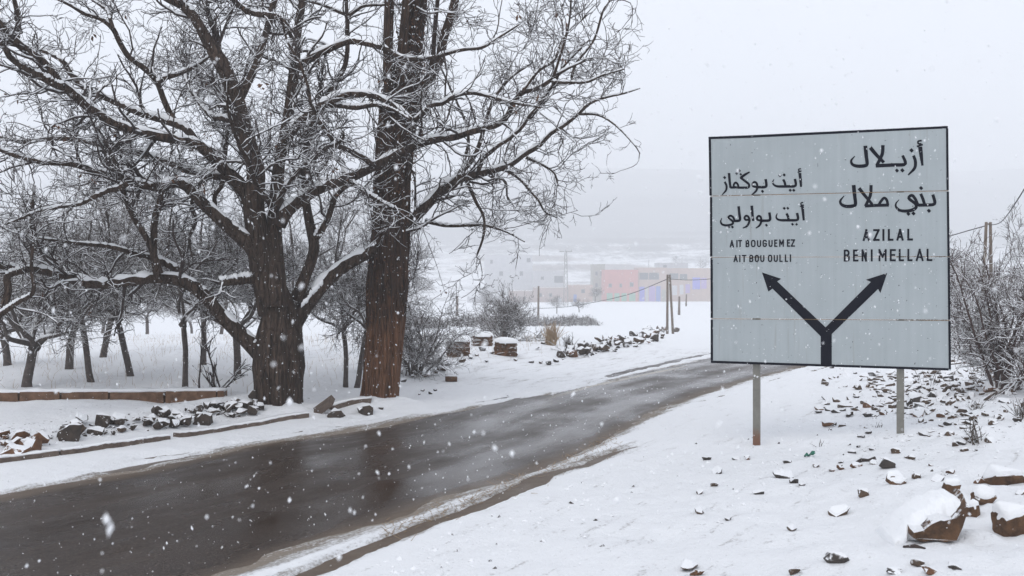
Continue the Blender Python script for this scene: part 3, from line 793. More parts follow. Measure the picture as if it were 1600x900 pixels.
def snow_on(rs, mb, P, R, K=3, amt=1.0, keep=1.0, thick=0.02):
    """snow lying along the top of branches"""
    if keep < 1:
        m = rs.rand(len(P)) < keep; P = P[m]; R = R[m]
    if len(P) == 0: return
    t = tangents(P); hor = np.sqrt(np.maximum(0, 1 - t[..., 2] ** 2))
    k = np.clip((hor - 0.35) / 0.35, 0, 1) * np.clip(0.45 + 0.75 * rs.rand(*R.shape) * amt, 0, 1.2)
    k[:, 0] *= 0.4; k[:, -1] *= 0.5
    rs_2 = k * (0.82 * np.minimum(R, 0.09) + np.minimum(R * 0.35, 0.003))
    off = R * 0.52 * np.clip(k * 1.6, 0, 1) 
    Pn = P.copy(); Pn[..., 2] += off + np.minimum(rs_2 * 0.45, thick)
    # snow sits across the wind: a hair toward the viewer's left
    Pn[..., 0] -= R * 0.15; Pn[..., 1] -= R * 0.12
    mb.tubes(Pn, np.maximum(rs_2, 0.0006), K)

def trunk_mesh(pts, rad, K=36, N=70, flute=0.08, seed=0, lobes=7, rough=0.05):
    p = catmull(np.hstack([np.asarray(pts, float), np.asarray(rad, float)[:, None]]), N)
    # resample by height
    P = p[:, :3][None]; R = p[:, 3]
    th = np.arange(K) / K * 2 * math.pi
    L = np.concatenate([[0], np.cumsum(np.linalg.norm(np.diff(p[:, :3], axis=0), axis=1))])
    TH, LL = np.meshgrid(th, L)
    c, s_ = np.cos(TH), np.sin(TH)
    m = 1 + flute * np.cos(TH * lobes + 3.0 * fbm(LL * 0.5, LL * 0, seed, 2)) * (0.6 + 0.4 * fbm(LL * 0.7, TH * 0, seed + 4, 2))
    m += rough * 0.9 * fbm(c * 9 + s_ * 3 + 40, s_ * 9 + LL * 0.55 + 20, seed + 6, 2) + rough * fbm(c * 2.2 + 5 + LL * 0.25, s_ * 2.2 + 9 + LL * 0.33, seed + 1, 3) * 1.6 + rough * 0.8 * fbm(TH * 5.0, LL * 1.6, seed + 2, 3)
    Rr = (R[:, None] * m)[None]
    return tube_batch(P, Rr, K, ref=(0, 1, 0))

def D_(base, k): return base + k
def limb3d(pts, d0, d1, dbase):
    """traced limb: (x, y, radius) in picture units with depth running d0 -> d1"""
    a = catmull(np.array(pts, float), 26)
    dd = d0 + (d1 - d0) * np.linspace(0, 1, 26) ** 1.2
    P = np.array([at(x, y, d) for (x, y, r), d in zip(a, dd)])
    R = np.maximum(a[:, 2] * 0.87, 0.8) / FPX * dd
    return P, R

# ------------------------------------------------------------------ the walnut
rs = np.random.RandomState(11)
WD = 15.4
wb = at(439, 648, WD); wb[2] = hz(wb[0], wb[1]) - 0.08
walnut = thing("walnut_tree", wb, "big bare walnut with low spreading limbs beside the road, left of the straight trunk", "tree")
tp = [(438, 672, 56), (439, 655, 46), (439, 640, 40), (438, 622, 37), (438, 600, 36.5), (437, 570, 38), (437, 540, 35), (438, 510, 30), (436, 485, 24), (430, 455, 18), (425, 430, 12), (422, 410, 7)]
pts = np.array([at(x, y, WD) for x, y, r in tp]); rad = np.array([r for x, y, r in tp]) / FPX * WD
V, Q, _ = trunk_mesh(pts, rad, K=72, N=120, flute=0.035, seed=3, lobes=6, rough=0.14)
part("trunk", V, Q, M['bark'], walnut)
limbs_px = [
 # stem A and its forks
 ([(426, 490, 27), (414, 432, 21), (403, 370, 16.5), (396, 320, 14.5), (400, 290, 15), (398, 255, 13.5), (384, 215, 12.5), (374, 175, 11), (366, 148, 10), (352, 111, 9), (334, 80, 8.5), (317, 51, 8), (301, 24, 7.5), (285, 9, 7), (262, -3, 6.5), (225, -25, 5)], 0, -0.9),
 ([(344, 98, 7), (339, 73, 6.5), (335, 40, 6), (327, 18, 5.5), (319, 0, 5), (308, -40, 4)], -0.6, 0.4),
 ([(371, 165, 8), (379, 145, 7.5), (392, 120, 7), (401, 98, 6.5), (412, 65, 6.5), (419, 40, 6), (425, 15, 5.5), (432, -8, 5), (444, -50, 4)], -0.4, 0.9),
 # stem B
 ([(430, 480, 22), (428, 400, 15), (428, 360, 12.5), (432, 310, 10.5), (436, 260, 10), (443, 220, 9.5), (452, 170, 9.5), (458, 120, 9), (461, 90, 8), (466, 40, 7), (473, 0, 6.5), (482, -60, 5)], -0.15, 0.7),
 ([(459, 66, 6), (457, 56, 5.5), (439, 31, 5.5), (419, 24, 5.5), (392, 20, 5), (374, 9, 5), (360, -4, 4.5), (335, -25, 3)], 0.3, -0.8),
 ([(462, 108, 7), (472, 101, 6.5), (490, 89, 6), (512, 78, 6), (544, 65, 5.5), (567, 67, 5), (607, 78, 4.5), (624, 89, 4.2), (655, 92, 4), (678, 90, 4), (700, 83, 3.5), (728, 77, 3), (752, 75, 3), (768, 66, 2.5), (790, 52, 2), (812, 38, 1.3)], 0.1, -1.2),
 # R1: upper right, crossing in front of the poplar
 ([(450, 212, 10), (463, 196, 9), (480, 182, 8.5), (500, 167, 8), (529, 152, 7), (558, 147, 6), (589, 151, 5.5), (611, 162, 5), (632, 177, 4.6), (645, 188, 4.5), (660, 178, 4.5), (672, 165, 4.3), (689, 163, 4), (704, 153, 4), (733, 145, 3.5), (767, 151, 3.2), (800, 160, 2.6), (845, 168, 1.6)], -0.1, -1.6),
 ([(508, 165, 5), (522, 164, 4.5), (556, 168, 4.5), (589, 164, 4), (618, 173, 3), (640, 186, 2)], -0.2, -0.9),
 # small inner trunk going up to the vertical branch
 ([(462, 470, 12), (478, 430, 11), (490, 395, 10), (489, 372, 9.3), (481, 335, 8), (477, 302, 6.8), (477, 269, 6.2), (479, 235, 6), (485, 202, 5.6), (499, 178, 5.2), (512, 150, 5.2), (527, 125, 5), (541, 95, 4.5), (543, 50, 4), (542, 22, 3.8), (541, 0, 3.5), (539, -50, 2.8)], 0.2, 1.3),
 ([(492, 372, 7), (501, 362, 6), (512, 342, 5.5), (518, 325, 5), (524, 308, 4.5), (540, 292, 4), (556, 285, 3)], 0.35, -0.1),
 ([(543, 24, 3), (530, 19, 2.8), (512, 11, 2.5), (490, 4, 2), (465, 0, 1.5)], 1.2, 0.7),
 ([(543, 26, 3), (556, 17, 2.8), (568, 10, 2.5), (590, 8, 2.2), (640, 8, 2), (668, 20, 1.6), (690, 18, 1.2)], 1.2, 0.2),
 # R2: long limb in front of the poplar
 ([(436, 352, 13), (443, 337, 11.5), (461, 320, 10.5), (483, 304, 10), (508, 291, 9.6), (544, 279, 9), (589, 258, 8), (611, 246, 7.6), (638, 233, 7.2), (678, 218, 6.8), (704, 216, 6.4), (733, 207, 6), (767, 198, 5.6), (788, 190, 5.3), (797, 170, 5), (814, 146, 4.6), (846, 136, 4.2), (864, 122, 3.6), (885, 108, 2.4), (915, 95, 1.5)], -0.15, -1.4),
 ([(544, 280, 5), (560, 293, 4.8), (580, 306, 4.5), (600, 318, 4), (617, 327, 3.6)], -0.4, -1.0),
 # R3: long limb passing behind the poplar
 ([(458, 505, 17), (472, 484, 15), (493, 458, 13), (520, 430, 11.5), (547, 410, 10.5), (580, 393, 10), (612, 370, 9.5), (642, 345, 9.2), (667, 321, 8.6), (689, 296, 8), (711, 281, 7), (744, 273, 5.8), (775, 265, 5.2), (803, 255, 5), (815, 247, 4.8), (824, 235, 4.5), (850, 224, 4), (859, 210, 3.8), (872, 199, 3.5), (890, 192, 3.3), (905, 176, 3), (920, 162, 2.5), (947, 152, 2), (975, 146, 1.6), (1000, 138, 1)], 0.3, 1.5),
 ([(708, 283, 5), (722, 268, 4.5), (735, 254, 4.2), (745, 236, 4), (753, 213, 3.6), (762, 180, 3), (776, 148, 2.4), (800, 120, 1.8), (830, 100, 1.2)], 1.4, 0.9),
 ([(729, 283, 3.5), (744, 316, 3), (756, 340, 2.6), (755, 370, 2.2), (744, 402, 1.6)], 1.4, 1.0),
 ([(664, 345, 3.6), (682, 350, 3.2), (704, 353, 3), (756, 352, 2.4), (790, 362, 1.6), (820, 378, 1)], 1.4, 1.2),
 ([(790, 265, 3), (812, 280, 2.6), (828, 298, 2.3), (841, 313, 2), (852, 331, 1.7), (870, 340, 1.1)], 1.4, 1.5),
 ([(822, 246, 3), (848, 258, 2.4), (866, 271, 2), (872, 291, 1.4)], 1.5, 1.7),
 ([(864, 122, 3), (872, 98, 2.5), (884, 58, 2.2), (890, 30, 1.8), (892, 0, 1.4)], -1.3, -1.5),
 ([(893, 122, 2.6), (901, 98, 2.4), (928, 62, 2.2), (943, 16, 1.8), (960, -6, 1.2)], -1.2, -1.0),
 ([(862, 128, 3.2), (888, 129, 2.8), (917, 128, 2.4), (941, 118, 2), (975, 108, 1.3)], -1.3, -1.8),
 ([(814, 146, 3), (840, 112, 2.8), (866, 93, 2.4), (883, 56, 2), (919, 22, 1.4)], -1.2, -0.6),
 ([(905, 178, 2.4), (935, 180, 2.1), (962, 196, 1.8), (990, 225, 1.3), (1000, 240, 0.9)], 1.5, 1.2),
 # A1: lowest limb running left over the field
 ([(424, 570, 22), (408, 552, 16), (378, 524, 13.5), (347, 494, 12), (317, 460, 11), (287, 440, 10), (245, 435, 9.2), (189, 441, 9), (151, 445, 8.5), (106, 434, 8), (68, 423, 7.5), (23, 419, 6.5), (-20, 410, 5.5), (-70, 392, 4)], 0, -1.7),
 ([(292, 441, 7), (277, 422, 6.5), (242, 404, 5.5), (211, 396, 4.8), (170, 385, 4), (120, 380, 3), (60, 372, 2)], -0.3, -1.4),
 ([(410, 437, 10), (392, 436, 8.6), (370, 439, 8), (346, 441, 7)], -0.1, -0.5),
 ([(40, 421, 6), (12, 432, 6), (13, 455, 6.5), (0, 487, 7), (-28, 506, 6)], -1.5, -1.9),
 ([(-10, 499, 6), (27, 473, 5), (52, 456, 4.5), (49, 420, 4), (51, 380, 3.5), (49, 340, 2.6), (55, 290, 1.8)], -1.8, -2.2),
 # A2: limb rising left then level
 ([(418, 432, 17), (404, 402, 15), (388, 380, 13), (361, 358, 12), (339, 338, 11), (317, 318, 10), (299, 300, 9.4), (288, 288, 9), (276, 285, 8.5), (258, 292, 8.4), (225, 289, 7.5), (205, 284, 7), (190, 275, 6.4), (155, 270, 6), (130, 261, 5.6), (110, 256, 5.2), (70, 254, 4.6), (40, 248, 4.2), (15, 240, 3.8), (-30, 222, 3)], -0.1, -2.3),
 ([(198, 286, 6), (187, 294, 5.5), (169, 298, 4.8), (144, 309, 4.2), (124, 319, 3.6), (89, 324, 3), (55, 332, 2.4), (10, 350, 1.6)], -1.5, -2.6),
 ([(247, 437, 6.5), (241, 405, 6), (240, 375, 6), (243, 338, 5.5), (249, 318, 5.2), (252, 294, 5)], -0.7, -1.0),
 ([(250, 428, 6), (232, 378, 5.2), (211, 344, 4.6), (196, 312, 4.2), (190, 290, 4), (178, 250, 3), (160, 215, 2)], -0.8, -1.4),
 # A3: upper left
 ([(404, 350, 14), (392, 318, 12.5), (381, 297, 11.5), (365, 278, 10.5), (345, 260, 9.5), (328, 242, 9), (305, 225, 8.5), (272, 218, 8), (240, 212, 8), (205, 203, 8.3), (171, 190, 8.6), (138, 167, 9), (111, 144, 8.6), (89, 125, 8.2), (67, 98, 8), (44, 80, 7.4), (22, 64, 7), (0, 38, 6), (-35, 8, 5)], -0.05, -2.6),
 ([(100, 136, 7), (87, 132, 7), (62, 118, 6.8), (33, 102, 6), (16, 89, 5.4), (4, 71, 5), (-25, 50, 4)], -1.9, -2.4),
 ([(26, 68, 5), (28, 50, 4.4), (29, 33, 4.2), (25, 11, 4), (18, -15, 3.4)], -2.4, -2.6),
 ([(312, 230, 8), (300, 214, 7.5), (289, 200, 7), (256, 188, 6.4), (222, 178, 6), (189, 164, 5.4), (156, 149, 5), (133, 138, 4.6), (111, 116, 4.4), (100, 98, 4), (78, 84, 3.4), (44, 73, 2.4)], -0.5, -0.2),
 ([(276, 192, 6), (266, 178, 5.6), (256, 156, 5.2), (244, 126, 5), (222, 104, 4.7), (200, 87, 4.5), (184, 60, 4.2), (176, 44, 4), (156, 29, 3.5), (133, 22, 3), (111, 9, 2.6), (80, -6, 2)], -0.4, -1.3),
 ([(177, 46, 3.4), (172, 30, 3.2), (166, 15, 3), (142, -2, 2.4)], -1.1, -0.7),
 ([(246, 130, 4.4), (258, 122, 4.4), (276, 116, 4.2), (300, 106, 3.6), (322, 92, 2.6), (345, 70, 1.6)], -0.7, 0.2),
 # A6: inner left layer
 ([(400, 335, 10), (384, 302, 8.6), (372, 289, 8), (350, 277, 7.6), (317, 273, 7.2), (300, 268, 6.8), (280, 261, 6), (255, 250, 5.4), (220, 240, 5.2), (185, 233, 5), (150, 224, 4.6), (110, 217, 4.3), (70, 217, 4), (40, 222, 3.6), (10, 216, 3.2), (-30, 204, 2.6)], 0.1, 1.0),
 ([(330, 272, 5), (310, 290, 4.4), (300, 320, 3.8), (306, 345, 3.2), (296, 372, 2.4), (300, 400, 1.6)], 0.2, -0.4),
 ([(345, 345, 4.6), (335, 310, 4.2), (348, 285, 4), (352, 240, 3.6), (356, 200, 3), (350, 165, 2.2)], 0.0, 0.6),
]
LP, LR = [], []
for l in limbs_px:
    P_, R_ = limb3d(l[0], WD + l[1], WD + l[2], WD); LP.append(P_); LR.append(R_)
LP = np.array(LP); LR = np.array(LR)
# a few limbs toward and away from the viewer, so that the crown has depth
extra = []
for k in range(12):
    src = rs.choice([0, 3, 12, 14, 29, 32]); i0 = rs.randint(6, 16)
    p0 = LP[src, i0]; sgn_ = 1 if k % 3 else -1
    d = np.array([rs.uniform(-0.8, 0.6), sgn_ * rs.uniform(0.6, 1.1), rs.uniform(0.15, 0.7)]); d /= np.linalg.norm(d)
    P_ = [p0]; 
    for j in range(25):
        d = d + rs.randn(3) * 0.10; d[2] += 0.01; d /= np.linalg.norm(d); P_.append(P_[-1] + d * 0.12)
    extra.append((np.array(P_), np.linspace(min(0.05, LR[src, i0] * 0.7), 0.015, 26)))
EP = np.array([e[0] for e in extra]); ER = np.array([e[1] for e in extra])
LPa = np.concatenate([LP, EP]); LRa = np.concatenate([LR, ER])
for P_, R_ in zip(LPa, LRa):
    Pd = catmull(P_, 60); Rd = np.interp(np.linspace(0, 1, 60), np.linspace(0, 1, 26), R_)
    K_ = 14
    TH, LL = np.meshgrid(np.arange(K_) / K_ * 2 * math.pi, np.arange(60) * 0.12)
    m_ = 1 + 0.10 * fbm(np.cos(TH) * 2 + 7 + LL, np.sin(TH) * 2 + LL * 0.6, rs.randint(99), 3) + 0.07 * fbm(LL * 1.7, LL * 0, rs.randint(99), 2)
    V, Q, _ = tube_batch(Pd[None], (Rd[:, None] * m_)[None], K_, ref=(0, 1, 0) if R_ is not None and abs(P_[-1][1] - P_[0][1]) < 2.9 else None)
    part("limb", V, Q, M['bark'], walnut)
# boughs, then twigs
def catmull6(P): return np.concatenate([P, P[:, -1:] * 1.15 - P[:, -2:-1] * 0.15], 1)
def rs6(R_): return np.concatenate([R_, R_[:, -1:]], 1)
wgt = np.ones(len(LPa)); wgt[:5] = 0.75
wl = np.where(LPa[:, -1, 0] < -4.5, 1.55, 1.0) * wgt
tr_ = dict(rmin=0.0028)
P1, R1 = grow(rs, LPa, LRa, 430, (0.6, 1.75), 10, 0.42, (25, 70), 0.10, 0.22, 0.28, rmax=0.026, rmin=0.008, weight=wl, rend=0.45, bow=0.07)
def reach(P_, R_, lim):
    e_ = P_[:, -1]; px_ = 800 + e_[:, 0] / e_[:, 1] * FPX; m_ = px_ < lim + rs.randn(len(P_)) * 12
    return P_[m_], R_[m_]
P1, R1 = reach(P1, R1, 980)
P2, R2 = grow(rs, np.concatenate([P1]), R1, 1900, (0.32, 0.95), 8, 0.62, (25, 65), 0.08, 0.24, 0.12, rmax=0.013, rmin=0.0056, rend=0.55, bow=0.09)
P2, R2 = reach(P2, R2, 1004)
Pz, Rz = grow(rs, LPa, LRa, 420, (0.2, 0.7), 6, 0.25, (40, 85), 0.06, 0.28, 0.2, rmax=0.010, rmin=0.0055, weight=wl, rend=0.55, bow=0.08)
P3, R3 = grow(rs, P2, R2, 5600, (0.16, 0.52), 6, 0.75, (28, 65), 0.06, 0.26, 0.10, rmax=0.0085, rmin=0.0048, rend=0.65, bow=0.08)
P3, R3 = reach(P3, R3, 1016)
P3b, R3b = grow(rs, Pz, Rz, 900, (0.12, 0.36), 5, 0.75, (30, 75), 0.06, 0.28, 0.15, rmax=0.008, rmin=0.0046, rend=0.65, bow=0.08)
P4, R4 = grow(rs, np.concatenate([P3, catmull6(P3b)]), np.concatenate([R3, rs6(R3b)]), 8500, (0.07, 0.22), 4, 0.8, (30, 70), 0.05, 0.28, 0.15, rmax=0.006, rmin=0.0040, rend=0.75)
P4, R4 = reach(P4, R4, 1022)
cr = MB(); cr.tubes(P1, R1, 6); cr.tubes(P2, R2, 4); cr.tubes(Pz, Rz, 4); cr.tubes(P3, R3, 3); cr.tubes(P3b, R3b, 3); cr.tubes(P4, R4, 3)
cr.build("crown", M['twig'], walnut, True)["kind"] = "stuff"
sn = MB()
Pd = np.array([catmull(p, 60) for p in LPa]); Rd = np.array([np.interp(np.linspace(0, 1, 60), np.linspace(0, 1, 26), r) for r in LRa])
snow_on(rs, sn, Pd, Rd, 9, 1.0)
snow_on(rs, sn, P1, R1, 5, 1.0, 0.95); snow_on(rs, sn, P2, R2, 4, 1.0, 0.95); snow_on(rs, sn, Pz, Rz, 4, 1.0, 0.9)
snow_on(rs, sn, P3, R3, 3, 0.9, 0.85); snow_on(rs, sn, P3b, R3b, 3, 0.9, 0.8); snow_on(rs, sn, P4, R4, 3, 0.9, 0.4)
# clumps in the forks
def blob(mb, c, r, seed):
    bm = bmesh.new(); bmesh.ops.create_icosphere(bm, subdivisions=2, radius=1.0)
    V = np.array([v.co[:] for v in bm.verts]); T = [[v.index for v in f.verts] for f in bm.faces]; bm.free()
    V = V * (1 + 0.18 * fbm(V[:, :1] * 1.5 + seed, V[:, 1:2] * 1.5 + V[:, 2:] * 1.1, seed, 2)) * np.asarray(r); mb.add(V + c, None, T)
for pl, dd in (([(470, 479, 2), (478, 469, 4), (487, 458, 4.5), (496, 447, 4.5), (505, 438, 4)], -.06), 
               ([(412, 547, 3), (403, 541, 6), (393, 531, 7), (382, 521, 6), (370, 508, 6), (356, 494, 6), (342, 479, 5)], -.12), ([(490, 366, 2), (500, 366, 4), (507, 352, 4)], .3), ([(395, 384, 3), (386, 372, 5), (372, 360, 5), (352, 343, 5), (332, 325, 5)], -.15)):
    a_ = catmull(np.array(pl, float), 22); P_ = np.array([at(x + rs.randn() * .5, y + rs.randn() * .5, WD + dd) for x, y, r in a_])
    R_ = a_[:, 2] / FPX * WD * (0.45 + 0.75 * rs.rand(22)); R_[0] = R_[-1] = 0.004
    sn.tubes(P_[None], R_[None], 9, ref=(0, 1, 0))
sn.build("snow", M['snow'], walnut, True)["kind"] = "stuff"
# a few dead leaves still hanging
def leaf_cards(rs, centers, size, mat, parent, name="dead_leaves"):
    n = len(centers); a = rs.randn(n, 3); a /= np.linalg.norm(a, axis=1, keepdims=True)
    b = np.cross(a, rs.randn(n, 3)); b /= np.linalg.norm(b, axis=1, keepdims=True); a[:, 2] -= 0.5
    s = (size[0] + (size[1] - size[0]) * rs.rand(n))[:, None]; nn = np.cross(a, b)
    V = np.stack([centers, centers + (a * 0.5 + b * 0.32 + nn * .10) * s, centers + a * s, centers + (a * 0.5 - b * 0.32 + nn * .14) * s], 1)
    i = np.arange(n) * 4
    o = part(name, V.reshape(-1, 3), np.concatenate([np.stack([i, i + 1, i + 2], 1), np.stack([i, i + 2, i + 3], 1)]), mat, parent)
    o["kind"] = "stuff"; return o
sel = rs.choice(len(P2), 120); cc = np.repeat(P2[sel, -2], 3, 0) + rs.randn(360, 3) * 0.03
leaf_cards(rs, cc, (0.035, 0.085), M['leaf'], walnut)

# ------------------------------------------------------------------ the straight poplar
PD = 16.1
pb = at(591, 640, PD); pb[2] = hz(pb[0], pb[1]) - 0.06
poplar = thing("poplar_tree", pb, "tall straight tree trunk with reddish brown peeling bark at the road edge", "tree")
pp = [(590, 662, 42), (591, 648, 36), (591, 636, 32), (593, 615, 30.5), (597, 570, 29.5), (601, 520, 29.5), (604, 470, 31), (607, 440, 33), (609, 400, 31.5), (611, 340, 30), (615, 280, 30), (620, 220, 31), (625, 160, 30), (636, 110, 23), (643, 50, 20.5), (648, 0, 20), (652, -80, 18), (654, -200, 15), (655, -360, 12), (656, -480, 6)]
pts = np.array([at(x, y, PD) for x, y, r in pp]); rad = np.array([r for x, y, r in pp]) / FPX * PD * 0.90
V, Q, _ = trunk_mesh(pts, rad, K=90, N=200, flute=0.07, seed=9, lobes=9, rough=0.15)
part("trunk", V, Q, M['poplar'], poplar)
stems = [([(612, 190, 10), (608, 140, 9), (606, 90, 9), (607, 40, 9), (609, -10, 8.5), (612, -90, 7), (616, -200, 5)], -0.2, -0.35),
         ([(640, 190, 11), (655, 146, 9), (676, 116, 8), (688, 89, 8), (693, 60, 8), (703, 29, 7.5), (711, 0, 7.5), (724, -70, 6), (735, -180, 4)], 0.0, 0.35),
         ([(668, 128, 5), (676, 90, 4.5), (680, 40, 4), (684, 0, 3.5), (690, -60, 3)], 0.15, 0.5),
         ([(628, 130, 9), (630, 90, 8), (632, 40, 8), (636, -10, 7), (640, -90, 5)], -0.35, -0.4)]
SP = []; SR_ = []
for l, a, b in stems:
    P_, R_ = limb3d(l, PD + a, PD + b, PD); SP.append(P_); SR_.append(R_)
    V, Q, _ = tube_batch(P_[None], R_[None], 14, ref=(0, 1, 0)); part("stem", V, Q, M['poplar'], poplar)
# upright shoots and strands around the trunk
tpP = catmull(pts[3:16], 26)[None]; tpR = np.interp(np.linspace(0, 1, 26), np.linspace(0, 1, 13), rad[3:16])[None]
allP = np.concatenate([tpP, np.array(SP)]); allR = np.concatenate([tpR, np.array(SR_)])
SHP, SHR = [], []
n_ = 130
zz = rs.rand(n_) * 5.6 + 1.9; k = np.array([np.argmin(abs(tpP[0, :, 2] - z)) for z in zz]); th = rs.rand(n_) * 2 * math.pi
p0 = tpP[0, k] + np.stack([np.cos(th), np.sin(th), 0 * th], 1) * (tpR[0, k] * (0.9 + 0.5 * rs.rand(n_)))[:, None]; p0[:, 2] = zz
d = np.stack([np.cos(th) * 0.18 + 0.05, np.sin(th) * 0.18, np.where(rs.rand(n_) < 0.7, 1.0, -1.0)], 1); L_ = 0.4 + 1.3 * rs.rand(n_)
ptl = [p0]
for j in range(7):
    d = d + rs.randn(n_, 3) * 0.07; d[:, :2] *= 0.93; ptl.append(ptl[-1] + d * (L_ / 7)[:, None])
SH = np.stack(ptl, 1); SHr = np.repeat((0.004 + 0.004 * rs.rand(n_))[:, None], 8, 1) * np.linspace(1, 0.5, 8)[None]
q1, w1 = grow(rs, allP, allR, 90, (0.25, 0.9), 6, 0.2, (35, 80), 0.35, 0.15, 0.05, rmax=0.010, rmin=0.005)
q2, w2 = grow(rs, np.concatenate([q1]), w1, 420, (0.15, 0.45), 5, 0.7, (25, 60), 0.2, 0.18, 0.1, rmax=0.006, rmin=0.0035)
q3, w3 = grow(rs, SH, SHr, 500, (0.08, 0.3), 4, 0.7, (20, 60), 0.1, 0.2, 0.1, rmax=0.004, rmin=0.003)
cr = MB(); cr.tubes(SH, SHr, 3); cr.tubes(q1, w1, 4); cr.tubes(q2, w2, 3); cr.tubes(q3, w3, 3)
cr.build("shoots", M['twig'], poplar, True)["kind"] = "stuff"
sn = MB(); snow_on(rs, sn, q1, w1, 4); snow_on(rs, sn, q2, w2, 3, 1, 0.7)
for j in range(260):   # snow caught in the bark
    i_ = rs.randint(0, 26); a = rs.rand() * 6.28
    c = tpP[0, i_] + np.array([math.cos(a), math.sin(a), 0]) * tpR[0, i_] * 1.02 + np.array([0, 0, rs.uniform(-.15, .15)])
    blob(sn, c, np.array([1, 1, 1.4]) * rs.uniform(0.006, 0.016), j)
sn.build("snow", M['snow'], poplar, True)["kind"] = "stuff"
n_ = 2600; i_ = rs.randint(3, 26, n_); a = rs.rand(n_) * 6.28
cc = tpP[0, i_] + np.stack([np.cos(a), np.sin(a), 0 * a], 1) * (tpR[0, i_] * (1.0 + 0.15 * rs.rand(n_)))[:, None]; cc[:, 2] += rs.uniform(-.2, .2, n_)
leaf_cards(rs, cc, (0.025, 0.06), M['leaf'], poplar)

# ------------------------------------------------------------------ orchard trees (five shapes, copied)
def orchard_tree(seed, h=4.2, tr=0.13, fork=1.0, lean=0.0, nl=6, spread=0.9, M1=60, M2=420, M3=1900, M4=0, twist=0.1, mat=None, droop=0.0):
    r_ = np.random.RandomState(seed)
    root = thing("orchard_tree", (0, 0, 0), "x", "tree", "orchard trees behind the walnut")
    tp_ = [(0, 0, -0.1)]; d = np.array([lean, 0, 1.0]); 
    for j in range(5): 
        tp_.append(tuple(np.array(tp_[-1]) + d * (fork + 0.1) / 5)); d = d + r_.randn(3) * twist * 0.5
    V, Q, _ = trunk_mesh(tp_, [tr * 1.3, tr * 1.05, tr, tr * 0.95, tr * 0.95, tr * 0.85], K=14, N=16, flute=0.05, seed=seed, rough=0.10)
    part("trunk", V, Q, mat or M['old_twig'], root, True, False)
    top = np.array(tp_[-1]); Ls = []; Rl = []
    for k in range(nl):
        a = k / nl * 6.28 + r_.rand() * 0.8; inc = r_.uniform(0.35, 1.15) * spread
        d = np.array([math.cos(a) * math.sin(inc), math.sin(a) * math.sin(inc), math.cos(inc)]) + np.array([lean * 0.5, 0, 0])
        p = [top - d * 0.1]; L_ = (h - fork) * r_.uniform(0.75, 1.1)
        for j in range(11):
            d = d + r_.randn(3) * 0.16; d[2] += 0.03 - droop * j; d /= np.linalg.norm(d); p.append(p[-1] + d * L_ / 11)
        Ls.append(p); Rl.append(np.linspace(tr * r_.uniform(0.45, 0.7), 0.014, 12))
    Ls = np.array(Ls); Rl = np.array(Rl)
    a1, b1 = grow(r_, Ls, Rl, M1, (0.4, 1.3), 7, 0.5, (30, 75), 0.12, 0.18, 0.2, rmax=0.03, rmin=0.008)
    a2, b2 = grow(r_, np.concatenate([a1]), b1, M2, (0.25, 0.75), 6, 0.6, (25, 70), 0.10, 0.2, 0.15, rmax=0.012, rmin=0.0055)
    a3, b3 = grow(r_, a2, b2, M3, (0.15, 0.45), 4, 0.75, (25, 70), 0.06, 0.22, 0.1, rmax=0.007, rmin=0.0048)
    cr = MB(); cr.tubes(Ls, Rl, 8); cr.tubes(a1, b1, 5); cr.tubes(a2, b2, 3); cr.tubes(a3, b3, 3)
    cr.build("crown", mat or M['old_twig'], root, True, False)
    s_ = MB(); snow_on(r_, s_, Ls, Rl, 6); snow_on(r_, s_, a1, b1, 4); snow_on(r_, s_, a2, b2, 3, 1, 0.9); snow_on(r_, s_, a3, b3, 3, 1, 0.75)
    s_.build("snow", M['snow'], root, True, False)["kind"] = "stuff"
    return root
protos = [orchard_tree(101, 3.1, 0.088, 0.75, 0.03, 7, 1.2), orchard_tree(102, 3.4, 0.052, 1.2, -0.22, 6, 1.0), orchard_tree(103, 3.4, 0.056, 1.0, -0.16, 6, 1.05),
          orchard_tree(104, 3.3, 0.068, 0.9, 0.05, 7, 1.15), orchard_tree(105, 3.5, 0.048, 1.2, 0.02, 5, 0.95)]
orch = [  # x, y of the trunk foot in the picture, shape, turn, size, label
 (41, 605, 0, 0.3, 0.95, "stout orchard tree close behind the low brown wall, near the photo's left edge"),
 (144, 597, 1, 0.1, 1.0, "orchard tree with a thin trunk leaning left, third trunk from the left edge"),
 (108, 577, 3, 1.0, 1.05, "upright grey orchard tree in the second row, left of the leaning thin trunk"),
 (205, 588, 2, 0.0, 1.05, "orchard tree leaning left, midway between left edge and the walnut trunk"),
 (289, 607, 4, 0.4, 0.95, "slim straight orchard tree just behind the right part of the brown wall"),
 (371, 590, 3, 2.2, 1.0, "orchard tree whose trunk shows just left of the walnut trunk"),
 (12, 571, 0, 2.4, 0.9, "small orchard tree at the far left edge in the back row"),
 (318, 570, 4, 2.0, 1.1, "thin pole-like orchard tree in the back row, left of the walnut"),
 (160, 558, 2, 3.0, 1.2, "hazy leaning orchard tree deep in the back row on the left"),
 (540, 605, 4, 1.2, 0.9, "thin upright tree seen between walnut and straight trunk"),
 (556, 606, 1, 3.1, 0.85, "right-leaning thin tree touching the straight trunk's left side in view"),
 (470, 560, 2, 1.3, 1.1, "hazy back-row tree seen just right of the walnut trunk"),
]
used = set()
for x, y, k, rz, sc_, lab in orch:
    o = protos[k] if k not in used else copy_tree(protos[k]); used.add(k)
    p = hit(x, y); o.location = tuple(p); o.rotation_euler = (0, 0, 0 if k in (1, 2) and rz < 0.2 else rz); o.scale = (sc_,) * 3
    o["label"] = lab; o["group"] = "orchard trees behind the walnut"
